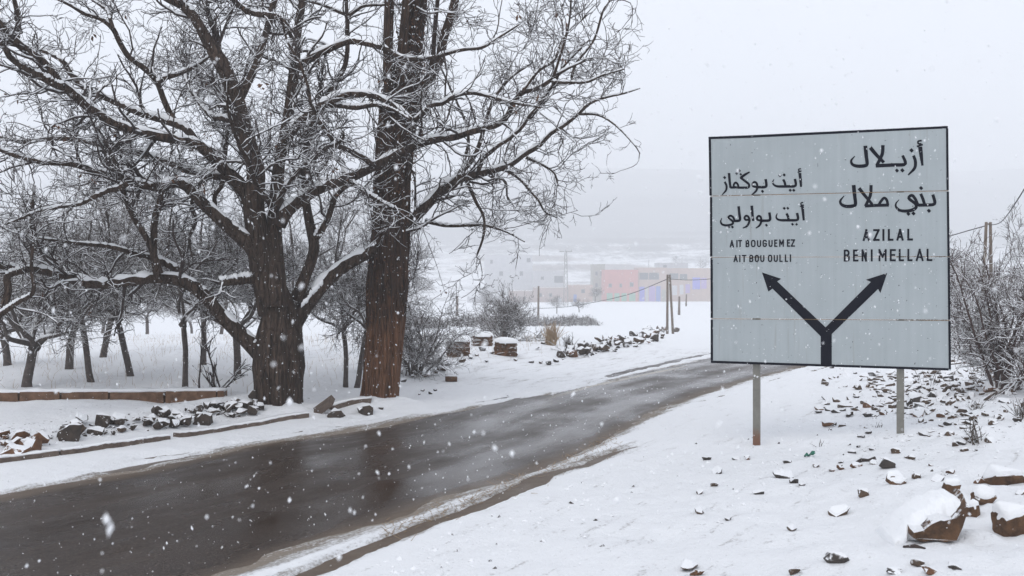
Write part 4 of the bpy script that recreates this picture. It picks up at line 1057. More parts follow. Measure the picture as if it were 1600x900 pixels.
# thickets closing the view behind the orchard
def shrub(seed, name, label, cat, loc, n0, h, r0, spread, M1, M2, M3, mat, group=None, up=0.15, rmin=0.004, lens=(1, 1, 1), snowk=0.8):
    r_ = np.random.RandomState(seed)
    root = thing(name, loc, label, cat, group)
    Ls = []; Rl = []
    for k in range(n0):
        a = r_.rand() * 6.28; inc = abs(r_.randn()) * 0.45 * spread
        d = np.array([math.cos(a) * math.sin(inc), math.sin(a) * math.sin(inc), math.cos(inc)]); p = [np.array([r_.randn() * r0 * 3, r_.randn() * r0 * 3, -0.08])]
        L_ = h * r_.uniform(0.6, 1.05)
        for j in range(9):
            d = d + r_.randn(3) * 0.12; d[2] += up * 0.15; d /= np.linalg.norm(d); p.append(p[-1] + d * L_ / 9)
        Ls.append(p); Rl.append(np.linspace(r0 * r_.uniform(0.6, 1.1), r0 * 0.2, 10))
    Ls = np.array(Ls); Rl = np.array(Rl)
    a1, b1 = grow(r_, Ls, Rl, M1, (0.35 * lens[0], 1.0 * lens[0]), 6, 0.55, (25, 75), up, 0.18, 0.15, rmin=rmin * 1.4, rmax=r0)
    a2, b2 = grow(r_, a1, b1, M2, (0.2 * lens[1], 0.6 * lens[1]), 5, 0.7, (25, 70), up, 0.2, 0.1, rmin=rmin * 1.1, rmax=r0 * .5)
    st_ = MB(); st_.tubes(Ls, Rl, 7); st_.build("stems", mat, root, True, False)
    cr = MB(); cr.tubes(a1, b1, 4); cr.tubes(a2, b2, 3)
    s_ = MB(); snow_on(r_, s_, Ls, Rl, 5, snowk); snow_on(r_, s_, a1, b1, 4, snowk); snow_on(r_, s_, a2, b2, 3, snowk, 0.85)
    if M3:
        a3, b3 = grow(r_, a2, b2, M3, (0.1 * lens[2], 0.35 * lens[2]), 4, 0.8, (25, 70), up * 0.7, 0.22, 0.1, rmin=rmin, rmax=r0 * .3)
        cr.tubes(a3, b3, 3); snow_on(r_, s_, a3, b3, 3, snowk, 0.6)
    cr.build("twigs", mat, root, True, False)["kind"] = "stuff"
    s_.build("snow", M['snow'], root, True, False)["kind"] = "stuff"
    return root
p = hit(646, 586)
shrub(201, "bush", "dense snow-dusted bush arching to the ground right of the straight trunk", "bush", p, 20, 1.75, 0.022, 1.35, 200, 1300, 3000, M['old_twig'], up=-0.10, lens=(0.75, 0.8, 0.9))
p = hit(790, 532)
shrub(202, "bush", "rounded bare bush rising behind the two ruined wall stubs", "bush", p, 24, 1.5, 0.022, 1.7, 170, 800, 1800, M['old_twig'], up=0.12, rmin=0.006)
# backdrop trees between orchard and haze
bx_ = [(90, 46, 0, .8), (230, 52, 3, 2.1), (345, 44, 2, 4.0), (470, 50, 3, 5.1), (590, 47, 0, 1.9), (15, 60, 3, .1), (160, 58, 0, 1.0), (300, 66, 3, 3.3), (420, 70, 0, .4), (530, 62, 3, 2.7)]
blabs = ["far grey tree behind the stout tree at left", "far grey tree behind the orchard's middle trunks", "far grey tree just left of the walnut trunk's low limb", "far grey tree directly behind the walnut trunk", "far grey tree hidden behind the straight trunk",
         "farthest hazy tree at the photo's left edge", "hazy far tree behind the leaning orchard trunks", "hazy far tree behind the slim orchard tree", "hazy far tree left of the walnut's fork", "hazy far tree between walnut and straight trunk"]
for k, (x, d_, sh, rz) in enumerate(bx_):
    o = copy_tree(protos[sh]); X = (x - 800) / FPX * d_
    o.location = (X, d_, hz(X, d_)); o.rotation_euler = (0, 0, rz); s_ = 1.15 + 0.07 * (k % 3); o.scale = (s_,) * 3
    o["label"] = blabs[k]; o["group"] = "hazy trees beyond the orchard"
# big shrub at the right edge, and thinner growth behind it
p = hit(1570, 612)
bs = shrub(203, "roadside_shrub", "large many-stemmed bare shrub on the bank right of the sign", "shrub", p, 17, 2.4, 0.034, 1.45, 190, 1150, 2600, M['red_twig'], up=0.03, rmin=0.0048, snowk=2.2)
for k, (x, d_, hh, lab) in enumerate(((1512, 24, 3.2, "pale twiggy thicket seen just past the sign's right edge"), (1600, 27, 3.6, "pale twiggy thicket behind the large shrub at the right edge"), (1455, 30, 3.4, "pale thicket mostly hidden behind the sign"))):
    X = (x - 800) / FPX * d_; shrub(210 + k, "thicket", lab, "thicket", (X, d_, hz(X, d_)), 16, hh, 0.022, 0.9, 140, 650, 1000, M['old_twig'], up=0.22, rmin=0.006)

# ------------------------------------------------------------------ kerb, low wall, slab
def along(pxs, n, zoff=0.0):
    a = np.array([hit(*p) for p in pxs]); a = catmull(a, n); a[:, 2] = terrain(a[:, 0], a[:, 1]) + zoff; return a
def bar(mb, P, w, h, jit=0.0, r_=rng, z0=0.0):
    """a long block following points P, width w, height h"""
    t = np.gradient(P, axis=0); t[:, 2] = 0; t /= np.linalg.norm(t, axis=1, keepdims=True); nn = np.stack([t[:, 1], -t[:, 0], 0 * t[:, 0]], 1)
    n = len(P); j = lambda: (r_.rand(n, 1) - 0.5) * 2 * jit
    V = np.stack([P - nn * (w / 2 + j()) + [0, 0, z0], P + nn * (w / 2 + j()) + [0, 0, z0], P + nn * (w / 2 + j()) + np.array([0, 0, 1.0]) * (h + j()), P - nn * (w / 2 + j()) + np.array([0, 0, 1.0]) * (h + j())], 1).reshape(-1, 3)
    i = np.arange(n - 1) * 4; Q = []
    for k in range(4): Q.append(np.stack([i + k, i + 4 + k, i + 4 + (k + 1) % 4, i + (k + 1) % 4], 1))
    Q.append(np.array([[0, 1, 2, 3], [4 * n - 1, 4 * n - 2, 4 * n - 3, 4 * n - 4]])); mb.add(V, np.concatenate(Q))
segs = [[(-160, 754), (-60, 735), (0, 722), (90, 711)], [(92, 711), (180, 698), (262, 686)], [(275, 683), (360, 671), (420, 661), (480, 651)]]
kerb = thing("kerb", hit(200, 696), "low dark concrete kerb line along the left verge of the road", "kerb")
for sg in segs:
    P = along(sg, 40); mb = MB(); bar(mb, P, 0.12, 0.050, 0.006, z0=-0.1); mb.build("kerb_stone", M['kerb'], kerb)
    mb = MB(); P2_ = P + np.array([0, 0, 0.044]); P2_[:, 1] += 0.03; bar(mb, P2_, 0.13, 0.022, 0.006, z0=0.0); mb.build("snow", M['snow'], kerb, True)
lw = thing("low_wall", hit(170, 622), "long low brown earth wall with snow on top at the field's edge", "wall")
P = np.array([hit(x, 623.5 - 0.004 * x) for x in np.linspace(-120, 345, 50)]); P[:, 1] = np.interp(P[:, 0], [P[0, 0], P[-1, 0]], [P[:6, 1].mean(), P[-6:, 1].mean()]); P[:, 2] = np.median(terrain(P[:, 0], P[:, 1])) + 0.0
bmx = P[0, 0]; rw = np.random.RandomState(12)
while bmx < P[-1, 0] - 0.1:
    L_ = min(rw.uniform(0.5, 0.95), P[-1, 0] - bmx); yy = np.interp(bmx + L_ / 2, P[:, 0], P[:, 1]); sl = math.atan2(P[-1, 1] - P[0, 1], P[-1, 0] - P[0, 0])
    mb = MB(); mb.box((bmx + L_ / 2, yy + rw.uniform(-.012, .012), P[0, 2] - 0.02 + rw.uniform(-.006, .006)), (L_ - 0.012, 0.28, 0.29 + rw.uniform(-.012, .008)), rz=sl + rw.uniform(-.012, .012), taper=0.97); mb.build("block", M['earth_wall'], lw); bmx += L_
mb = MB(); bar(mb, P + np.array([0, 0.02, 0.115]), 0.29, 0.040, 0.018); mb.build("snow", M['snow'], lw, True)
# tilted slab and kerb piece between the two trunks
p = hit(503, 648)
slab = thing("stone_slab", p, "tilted grey brown stone slab between the two big trunks", "slab")
mb = MB(); mb.box(p + np.array([-0.03, 0.15, 0.08]), (0.40, 0.26, 0.09), rz=-0.2, ry=-0.62, rx=0.35); mb.build("slab", M['kerb'], slab)
P = np.array([hit(515, 640), hit(545, 632), hit(580, 628)]); P = catmull(P, 12); mb = MB(); bar(mb, P, 0.14, 0.055, 0.008, z0=-0.08); mb.build("edge_piece", M['kerb'], slab)
mb = MB(); bar(mb, P + np.array([0, 0.03, 0.048]), 0.13, 0.03, 0.008); mb.build("snow", M['snow'], slab, True)

# ------------------------------------------------------------------ stones
def hull_mesh(seed, n=13, flat=(1, 0.8, 0.6), bev=0.06, seg=2):
    r_ = np.random.RandomState(seed); bm = bmesh.new()
    for k in range(n):
        v = r_.randn(3); v /= np.linalg.norm(v); v = np.sign(v) * np.abs(v) ** 0.7
        bm.verts.new(tuple(v * np.array(flat) * r_.uniform(0.8, 1.1) * 0.5))
    res = bmesh.ops.convex_hull(bm, input=bm.verts[:])
    bmesh.ops.delete(bm, geom=[g for g in res["geom_interior"] if isinstance(g, bmesh.types.BMVert)], context='VERTS')
    bmesh.ops.bevel(bm, geom=bm.edges[:], offset=bev, segments=seg, affect='EDGES', profile=0.5, clamp_overlap=True)
    bmesh.ops.remove_doubles(bm, verts=bm.verts[:], dist=0.004)
    bmesh.ops.triangulate(bm, faces=bm.faces[:])
    co = np.array([v.co[:] for v in bm.verts]); co = co * (1 + 0.08 * fbm(co[:, :1] * 4 + seed, co[:, 1:2] * 4 + co[:, 2:] * 3, seed, 2))
    for v, c_ in zip(bm.verts, co): v.co = c_
    me = bpy.data.meshes.new("stone"); bm.to_mesh(me); bm.free(); return me
def stone_set(mat, seeds, flat):
    out = []
    for s_ in seeds:
        me = hull_mesh(s_, 13 + s_ % 5, flat, 0.045); me.materials.append(mat); out.append(me)
    return out
ST = {'stone': stone_set(M['stone'], range(1, 8), (1, .8, .62)), 'rust_stone': stone_set(M['rust_stone'], range(11, 17), (1, .8, .62)), 'dark_stone': stone_set(M['dark_stone'], range(21, 28), (1, .75, .6)),
      'row_stone': stone_set(M['row_stone'], range(51, 58), (1, .8, .7)),
      'bare_rock': stone_set(M['bare_rock'], range(31, 36), (1, .8, .75))}
def stone_at(p, size, kind, label, group, r_, sink=0.22, name="stone", tall=1.0):
    o = obj(name, ST[kind][r_.randint(len(ST[kind]))], None)
    o.location = (p[0], p[1], p[2] + size * (0.30 - sink) * tall); o.rotation_euler = (r_.uniform(-.35, .35), r_.uniform(-.35, .35), r_.rand() * 6.28)
    o.scale = (size, size * r_.uniform(0.75, 1.0), size * tall * r_.uniform(0.8, 1.05))
    tag(o, {'stone': 'brown ', 'rust_stone': 'rusty ', 'dark_stone': 'dark ', 'row_stone': 'dark '}[kind] + label, "stone", group); return o
r_ = np.random.RandomState(5)
LB = "small stone poking out of the snow on the bank near the sign's posts"; GB = "stones on the snowy bank"
bank = []
for x, y, w in ((340,358,35),(380,385,45),(425,345,50),(568,348,50),(335,465,40),(255,492,25),(870,320,60),(1050,300,40),(865,385,60),(1015,397,50),(1200,430,55),(1435,415,45),(1155,580,60),(410,648,45),(450,612,28),(805,682,50),(555,725,50),(440,740,60),(890,175,60),(790,185,60),(780,215,45),(1070,135,70),(1300,165,50),(1225,170,50),(1455,290,60),(1560,425,45),(600,185,40),(665,225,30),(610,255,30),(680,240,25),(820,240,50),(885,265,45),(930,210,60),(1110,175,30),(1180,90,25),(500,478,24),(520,515,36),(460,540,30),(545,630,34),(620,380,45),(700,320,30),(1040,205,24),(1230,300,26),(1270,395,30),(1330,390,40),(1260,640,20),(940,540,20),(1500,470,26),(1120,410,24),(640,140,30),(700,110,30),(590,90,26),(680,85,26),(740,130,26),(850,120,34),(960,100,34),(1010,100,30),(880,100,30),(1240,250,30),(1480,180,34),(1550,90,34),(1190,30,30),(1330,20,26),(950,740,30),(155,745,36),(260,780,30),(330,720,26)):
    bank.append((1240 + x / 4.444, 560 + y / 4.444, w / 4.444))
for x, y, w in ((275,62,55),(20,105,45),(325,200,60),(475,215,70),(445,325,55),(455,375,45),(775,235,60),(1050,310,60),(330,815,70),(590,830,70),(560,160,65),(745,15,18),(425,118,28)):
    bank.append((1360 + x / 4.5, 700 + y / 4.5, w / 4.5))
for x, y, w in ((115,412,30),(238,413,25),(285,411,25),(160,463,45),(435,480,60),(478,506,40),(512,518,25),(150,523,25),(90,553,30),(333,553,35),(88,628,40),(205,663,25),(475,703,40),(45,852,70),(75,883,45),(480,884,40),(650,820,80),(570,445,25),(450,425,25),(630,462,24),(670,452,30)):
    bank.append((1060 + x / 2.646, 560 + y / 2.646, w / 2.646))
for x, y, w in bank:
    p = hit(x, y + w * 0.25); d = p[1]; s_ = w / FPX * d * 1.6
    stone_at(p, max(s_, 0.05), r_.choice(['stone', 'stone', 'rust_stone', 'dark_stone', 'dark_stone']), LB, GB, r_, 0.19)
cnt = 0
while cnt < 60:      # smaller ones between, thickest under the sign's right half and beyond
    x = r_.uniform(1270, 1640); y = r_.uniform(566, 720)
    if r_.rand() > math.exp(-((x - 1440) / 130) ** 2 - ((y - 612) / 55) ** 2) * 1.2 + 0.05: continue
    p = hit(x, y); s_ = r_.uniform(6, 15) / FPX * p[1]; stone_at(p, s_ * 1.3, r_.choice(['stone', 'dark_stone', 'dark_stone']), LB, GB, r_, 0.19); cnt += 1

# tangled rubble between the counted stones: joined
rv, rf, rn = [], [], 0
pv = [(np.array([v.co[:] for v in me.vertices]), np.array([q.vertices[:] for q in me.polygons])) for me in [hull_mesh(70 + q_, 11, (1, .8, .65), 0.05, 1) for q_ in range(8)]]
cnt = 0
while cnt < 330:
    x = r_.uniform(1280, 1650); y = r_.uniform(564, 700)
    if r_.rand() > math.exp(-((x - 1470) / 110) ** 2 - ((y - 606) / 42) ** 2) * 1.3 + 0.03: continue
    q = hit(x, y); v, f = pv[r_.randint(len(pv))]; s_ = r_.uniform(8, 27) * r_.uniform(.5, 1.2) / FPX * q[1]; a = r_.rand() * 6.28; c, s2_ = math.cos(a), math.sin(a)
    w = v * np.array([1, r_.uniform(.6, 1), r_.uniform(.6, 1.1)]) * s_; w = np.stack([w[:, 0] * c - w[:, 1] * s2_, w[:, 0] * s2_ + w[:, 1] * c, w[:, 2] + w[:, 0] * r_.uniform(-.5, .5)], 1)
    rv.append(w + q + np.array([0, 0, s_ * 0.04])); rf.append(f + rn); rn += len(v); cnt += 1
o = obj("rubble", mk_mesh("rubble", np.concatenate(rv), np.concatenate(rf), False), M['stone']); tag(o, "broken rubble strewn over the bank behind the sign's right post", "rubble", kind="stuff")

def cap_on(o_thing, p, w, dep, z, th, seed):
    """a soft cap of snow lying on a stone"""
    n = 15; u = np.linspace(-1, 1, n); X, Y = np.meshgrid(u, u); 
    R_ = np.sqrt(X ** 2 + Y ** 2); sc_ = np.maximum(np.abs(X), np.abs(Y)) / np.maximum(R_, 1e-6); X2 = X * sc_; Y2 = Y * sc_; rr_ = np.sqrt(X2 ** 2 + Y2 ** 2)
    wob = 1 + 0.16 * fbm(X2 * 1.6 + seed, Y2 * 1.6, seed, 2)
    Zt = th * np.sqrt(np.clip(1 - rr_ ** 2.4, 0, 1)) * (1 + 0.2 * fbm(X2 * 2, Y2 * 2 + seed, seed + 3, 2)) - 0.22 * th * rr_ ** 3
    V = np.stack([p[0] + X2 * wob * w / 2, p[1] + Y2 * wob * dep / 2, z + Zt], -1).reshape(-1, 3)
    Vb = V.copy(); Vb[:, 2] = z - th * 0.35
    i = np.arange(n * n).reshape(n, n); Q = np.stack([i[:-1, :-1], i[:-1, 1:], i[1:, 1:], i[1:, :-1]], -1).reshape(-1, 4)
    Vall = np.vstack([V, Vb]); Q2 = Q[:, ::-1] + n * n
    ring = np.concatenate([i[0, :-1], i[:-1, -1], i[-1, :0:-1], i[:0:-1, 0]]); m = len(ring)
    Q3 = np.stack([ring, ring + n * n, np.roll(ring, -1) + n * n, np.roll(ring, -1)], 1)
    return part("snow_cap", Vall, np.concatenate([Q, Q2, Q3]), M['snow'], o_thing)
def big_stone(x, y, w, h, kind, label, seed, cap=0.5, dep=0.8, tilt=0.0, name="rock", mat=None):
    """own mesh, foot at picture point x, y; w, h in picture units"""
    p = hit(x, y); k = p[1] / FPX; W, Hh = w * k, h * k
    root = thing(name, p, label, "rock")
    rr_ = np.random.RandomState(seed); bm = bmesh.new()
    for q in range(17):
        v = rr_.randn(3); v /= np.linalg.norm(v); v = np.sign(v) * np.abs(v) ** 0.6
        bm.verts.new(tuple(v * np.array([W * 0.56, W * dep * 0.56, Hh * 0.62]) * rr_.uniform(0.85, 1.05)))
    res = bmesh.ops.convex_hull(bm, input=bm.verts[:]); bmesh.ops.delete(bm, geom=[g for g in res["geom_interior"] if isinstance(g, bmesh.types.BMVert)], context='VERTS')
    bmesh.ops.subdivide_edges(bm, edges=bm.edges[:], cuts=2, use_grid_fill=True)
    V = np.array([v.co[:] for v in bm.verts]); bm.verts.index_update()
    nv = fbm(V[:, 0] / W * 5 + seed, V[:, 1] / W * 5 + V[:, 2] / W * 4, seed, 3)
    V = V * (1 + 0.13 * nv[:, None]); c, s_ = math.cos(tilt), math.sin(tilt); V = np.stack([V[:, 0] * c + V[:, 2] * s_, V[:, 1], -V[:, 0] * s_ + V[:, 2] * c], 1)
    for v, co in zip(bm.verts, V): v.co = co
    bm2 = bm.copy() if cap else None
    bmesh.ops.triangulate(bm, faces=bm.faces[:])
    me = bpy.data.meshes.new("body"); bm.to_mesh(me); bm.free()
    o = obj("body", me, mat or M['bare_rock'], root); o.location = (0, W * dep * 0.3, Hh * 0.30)
    if cap:
        bmesh.ops.subdivide_edges(bm2, edges=bm2.edges[:], cuts=1, use_grid_fill=True)
        for q in range(3): bmesh.ops.smooth_vert(bm2, verts=bm2.verts[:], factor=0.4, use_axis_x=True, use_axis_y=True, use_axis_z=True)
        bm2.normal_update(); co = np.array([v.co[:] for v in bm2.verts]); no = np.array([v.normal[:] for v in bm2.verts])
        nz = no[:, 2] + 0.30 * fbm(co[:, 0] / W * 4 + seed, co[:, 1] / W * 4 + co[:, 2] / W * 3, seed + 8, 3)
        g_ = smooth(0.05, 0.75, nz)[:, None]
        co = co * (0.90 + 0.13 * g_) + np.array([0, 0, 1.0]) * g_ * Hh * cap * 0.55
        for v, c_ in zip(bm2.verts, co): v.co = c_
        bmesh.ops.triangulate(bm2, faces=bm2.faces[:])
        for f in bm2.faces: f.smooth = True
        me2 = bpy.data.meshes.new("snow_cap"); bm2.to_mesh(me2); o2 = obj("snow_cap", me2, M['snow'], root); o2.location = o.location
        bm2.free()
    return root
# the wedge-shaped rock with snow lying in its notch
p = hit(1467, 846); k = p[1] / FPX
wr_ = thing("wedge_rock", p, "large ochre wedge rock with a pointed right end holding a heap of snow", "rock")
ol = np.array([(255, 628), (320, 657), (420, 640), (500, 655), (590, 646), (640, 540), (695, 395), (668, 388), (600, 470), (560, 512), (470, 492), (400, 520), (345, 572), (262, 588)], float)
ol = np.stack([(ol[:, 0] - 480) / 4.5 * k, (650 - ol[:, 1]) / 4.5 * k], 1)
bm = bmesh.new(); 
ny = 7; rings = []
for j in range(ny):
    t = j / (ny - 1); f = 1 - 0.10 * abs(2 * t - 1) ** 3; yy = -0.05 + 0.42 * t
    sh = np.array([0.10 * t, 0.03 * t])
    rings.append([bm.verts.new((float(a * f + sh[0]), yy + 0.02 * float(fbm(np.array([a * 9 + j]), np.array([b * 9]), 5, 2)[0]), float(b * f + sh[1] + 0.015))) for a, b in ol])
n = len(ol)
for j in range(ny - 1):
    for q in range(n): bm.faces.new((rings[j][q], rings[j][(q + 1) % n], rings[j + 1][(q + 1) % n], rings[j + 1][q]))
bm.faces.new(rings[0][::-1]); bm.faces.new(rings[-1])
bmesh.ops.triangulate(bm, faces=[f for f in bm.faces if len(f.verts) > 4], quad_method='BEAUTY', ngon_method='EAR_CLIP')
bmesh.ops.recalc_face_normals(bm, faces=bm.faces[:])
me = bpy.data.meshes.new("body"); bm.to_mesh(me); bm.free(); obj("body", me, M['bare_rock'], wr_)
gx = np.linspace(190, 686, 46); gy = np.concatenate([np.linspace(0.0, 0.12, 8), np.linspace(0.15, 0.75, 12)])
bot = np.interp(gx, [190, 250, 262, 345, 400, 470, 560, 600, 668, 695], [665, 640, 589, 572, 520, 492, 512, 470, 388, 395]) + 3
top = np.interp(gx, [190, 225, 258, 310, 350, 430, 500, 570, 640, 672, 686], [668, 622, 572, 510, 476, 434, 396, 370, 366, 380, 392])
gy0 = 0.0 + 0.03 * fbm(gx * 0.03, gx * 0, 18, 3)
Vt = []
for j, y_ in enumerate(gy):
    prof = (1 - (1 - min(y_ / 0.13, 1.0)) ** 2.2) * (1 - smooth(0.30, 0.75, y_))
    zt = (650 - (bot + (top - bot) * prof)) / 4.5 * k; zt = zt * (1 - 0.75 * smooth(0.40, 0.75, y_)) - 0.12 * smooth(0.4, 0.75, y_) + 0.012 * fbm(gx * 0.04, np.full(46, y_ * 9), 19, 3) * prof
    Vt.append(np.stack([(gx - 480) / 4.5 * k + 0.14 * y_, y_ + 0.045 + gy0, zt - 0.01], 1))
Vt = np.concatenate(Vt); Vb = Vt.copy(); Vb[:, 2] = np.where(np.repeat(gy, 46) > 0.10, -0.2, np.minimum(np.tile((650 - bot) / 4.5 * k - 0.06, len(gy)), Vt[:, 2]) - 0.01)
ii = np.arange(len(Vt)).reshape(len(gy), 46); Qt = np.stack([ii[:-1, :-1], ii[:-1, 1:], ii[1:, 1:], ii[1:, :-1]], -1).reshape(-1, 4)
rg = np.concatenate([ii[0, :-1], ii[:-1, -1], ii[-1, :0:-1], ii[:0:-1, 0]]); nt_ = len(Vt)
part("snow_drift", np.vstack([Vt, Vb]), np.concatenate([Qt, Qt[:, ::-1] + nt_, np.stack([rg, rg + nt_, np.roll(rg, -1) + nt_, np.roll(rg, -1)], 1)]), M['snow'], wr_, True, False)
for a in ((1590, 836, 55, 46, 'bare_rock', "big rounded ochre rock under a thick snow cushion at the right edge", 41, 0.40, 0.9, 0.1),
          (1489, 777, 32, 28, 'bare_rock', "upright ochre rock with snow draped over it above the wedge rock", 42, 0.35, 0.9, 0.3),
          (1541, 787, 34, 24, 'bare_rock', "slanting ochre rock in the pile between two snow cushions", 43, 0.5, 0.9, -0.6),
          (1526, 808, 26, 20, 'bare_rock', "small ochre rock tucked behind the wedge rock's point", 44, 0.5, 0.9, -0.5),
          (1575, 757, 60, 24, 'bare_rock', "wide flat rock under smooth snow at the top of the rock pile", 45, 0.6, 0.9, 0.0),
          (1402, 757, 31, 20, 'bare_rock', "lone blocky brown rock with flat snow top left of the rock pile", 46, 0.25, 0.8, -0.1),
          (1314, 806, 34, 14, 'stone', "lone low brown stone with a raised right corner on smooth snow", 47, 0.25, 0.7, -0.2),
          (1350, 777, 17, 14, 'stone', "small roundish brown stone between the lone rocks", 48, 0.2, 0.8, 0.0),
          (1388, 733, 27, 17, 'dark', "dark pointed triangular stone by the buried stick", 49, 0.0, 0.7, 0.5),
          (1430, 635, 20, 22, 'dark', "tall dark stone standing just right of the sign's right post", 50, 0.2, 0.8, 0.4),
          (1460, 626, 16, 15, 'dark', "dark blocky stone uphill of the right post among rubble", 51, 0.2, 0.8, 0.2),
          (1487, 634, 18, 10, 'stone', "smooth brown stone on the bank between post and shrub", 52, 0.2, 0.8, -0.2),
          (1484, 681, 16, 8, 'stone', "small brown stone with bare top right of the right post's foot", 53, 0.0, 0.8, 0.0),
          (1552, 692, 22, 9, 'stone', "flat grey brown stone with a spiky corner right of the dry weed", 54, 0.3, 0.8, 0.0),
          (1553, 612, 26, 12, 'rust', "red brown slab with a snow cap at the foot of the large shrub", 55, 0.9, 0.8, 0.0),
          (1403, 709, 17, 10, 'stone', "flat brown stone just below the right post", 56, 0.1, 0.8, 0.0),
          (1295, 666, 19, 9, 'rust', "rusty stone with small dark companions between the two posts", 57, 0.1, 0.8, 0.0),
          (1357, 637, 17, 10, 'rust', "rusty brown stone in the little row left of the right post", 58, 0.1, 0.8, 0.0),
          (1281, 641, 14, 8, 'rust', "leftmost rusty stone between the sign's posts", 59, 0.1, 0.8, 0.0),
          (1553, 663, 18, 8, 'stone', "low dark brown stone near the right edge above the dry weed", 60, 0.3, 0.8, 0.0),
          (1455, 898, 24, 12, 'rust', "orange brown rock cut by the bottom edge of the photo", 61, 0.0, 0.8, 0.4),
          (1400, 897, 24, 10, 'dark', "dark flat stone near the bottom edge left of the orange rock", 62, 0.0, 0.8, 0.0),
          (705, 594, 18, 9, 'bare_rock', "lone rectangular brown block lying on snow right of the straight trunk", 63, 0.0, 0.6, 0.0),
          (595, 640, 8, 5, 'dark', "small dark stone at the straight trunk's foot", 64, 0.0, 0.8, 0.0)):
    mt = {'bare_rock': M['bare_rock'], 'stone': M['stone'], 'dark': M['dark_stone'], 'rust': M['rust_stone']}[a[4]]
    if a[0] == 705:
        q = hit(705, 596); k = q[1] / FPX; root = thing("brown_block", q, a[5], "block")
        bm = bmesh.new(); bmesh.ops.create_cube(bm, size=1.0); bmesh.ops.scale(bm, vec=(18 * k, 12 * k, 9 * k), verts=bm.verts[:]); bmesh.ops.bevel(bm, geom=bm.edges[:], offset=0.008, segments=2, affect='EDGES')
        me = bpy.data.meshes.new("body"); bm.to_mesh(me); bm.free(); o = obj("body", me, M['bare_rock'], root); o.location = (0, 0, 4.2 * k); o.rotation_euler = (0.05, 0.04, 0.15)
        mb = MB(); mb.box((0, 0, 9.2 * k), (16 * k, 10 * k, 1.6 * k), rz=0.15, ry=0.04, taper=0.9); mb.build("snow", M['snow'], root, True, False)
    else: big_stone(a[0], a[1], a[2], a[3], a[4], a[5], a[6], a[7], a[8], a[9], mat=mt)
# a buried stick
p0, p1_ = hit(1332, 727), hit(1368, 721); mb = MB(); st = thing("stick", p0, "dark stick half buried in snow left of the triangular stone", "stick")
mb.tube(np.array([p0, (p0 * .6 + p1_ * .4) + [0, 0, .035], (p0 * .3 + p1_ * .7) + [0, 0, .02], p1_ + [0, 0, 0.03]]), [0.016, .02, .015, .02], 6); mb.build("wood", M['twig'], st, True)
p0, p1_ = hit(1412, 856), hit(1446, 858); mb = MB(); st = thing("stick", p0, "thin dark stick lying flat below the wedge rock", "stick")
mb.tube(np.array([p0, (p0 + p1_) / 2 + [0, 0, .012], p1_]), [0.012, .015, .008], 6); mb.build("wood", M['twig'], st, True)

# rows of tumbled stones
LL_ = "stone in the tumbled row between the kerb and the field"; GL = "stones of the left row"
for k in range(84):
    x = r_.uniform(-30, 410); ymid = np.interp(x, [0, 60, 130, 180, 400], [700, 690, 677, 672, 640]); sp = np.interp(x, [0, 130, 150, 190, 400], [13, 13, 5, 12, 13])
    y = ymid - 2 + r_.uniform(-1, 1) * sp
    if 125 < x < 175 and r_.rand() < 0.75: continue
    p = hit(x, y); w = r_.uniform(9, 22) if r_.rand() < 0.8 else r_.uniform(20, 30)
    rust = x < 75 and y > 685
    stone_at(p, w / FPX * p[1] * 1.15, 'rust_stone' if rust else r_.choice(['row_stone', 'row_stone', 'row_stone', 'stone']), LL_, GL, r_, 0.02, tall=1.15)
for x, y, w, h, kd, lab, sd in ((108, 690, 34, 30, 'dark', "largest dark boulder of the left stone row, upright and angular", 71), (20, 716, 46, 22, 'rust', "broad rusty brown boulder at the left edge by the kerb", 72), (148, 680, 24, 14, 'dark', "single dark boulder in the gap of the left stone row", 73),
                                (314, 664, 30, 22, 'dark', "square dark boulder at the right part of the left stone row", 74), (276, 662, 28, 20, 'dark', "dark boulder next to the square one in the left stone row", 75), (44, 706, 34, 22, 'rust', "rusty boulder second from the left edge by the kerb", 76),
                                (525, 652, 30, 14, 'dark', "dark snow-capped stone heap piece left of the straight trunk's foot", 77), (570, 648, 30, 16, 'dark', "snowy stone clump touching the straight trunk's foot", 78), (342, 634, 22, 13, 'rust', "brown rock on top of the stone row by the fallen branches", 79)):
    big_stone(x, y, w, h, kd, lab, sd, 0.0, 0.8, 0.1, mat={'dark': M['row_stone'], 'rust': M['rust_stone']}[kd])
LR_ = "stone of the snow-covered rubble ridge beyond the road below the double pole"; GR = "stones of the rubble ridge"
for k in range(52):
    t = r_.rand(); x = 880 + 165 * t + r_.randn() * 6; y = np.interp(x, [880, 930, 1045], [560, 551, 526]) + r_.uniform(-16, 5) * np.interp(x, [880, 920, 1045], [.6, 1, .8])
    p = hit(x, y); stone_at(p, r_.uniform(7, 17) / FPX * p[1] * 1.3, r_.choice(['row_stone', 'stone', 'rust_stone', 'row_stone']), LR_, GR, r_, 0.05, tall=1.2)
LS_ = "small stone scattered on the snow around the ruined wall stubs"; GS = "stones by the wall stubs"
for x, y, w in ((830, 567, 9), (845, 568, 9), (857, 570, 12), (868, 566, 10), (805, 564, 8), (760, 566, 8), (745, 556, 9), (770, 553, 10), (800, 552, 8), (722, 566, 12), (735, 560, 10), (753, 548, 12), (764, 540, 10), (850, 538, 9), (840, 546, 8), (700, 572, 10), (690, 580, 14), (680, 583, 10), (665, 590, 12), (645, 590, 10), (630, 597, 12), (660, 612, 7), (672, 616, 7), (655, 617, 6), (680, 611, 6)):
    p = hit(x, y); stone_at(p, w / FPX * p[1] * 1.2, r_.choice(['dark_stone', 'stone']), LS_, GS, r_, 0.08)
rv, rf, rn = [], [], 0
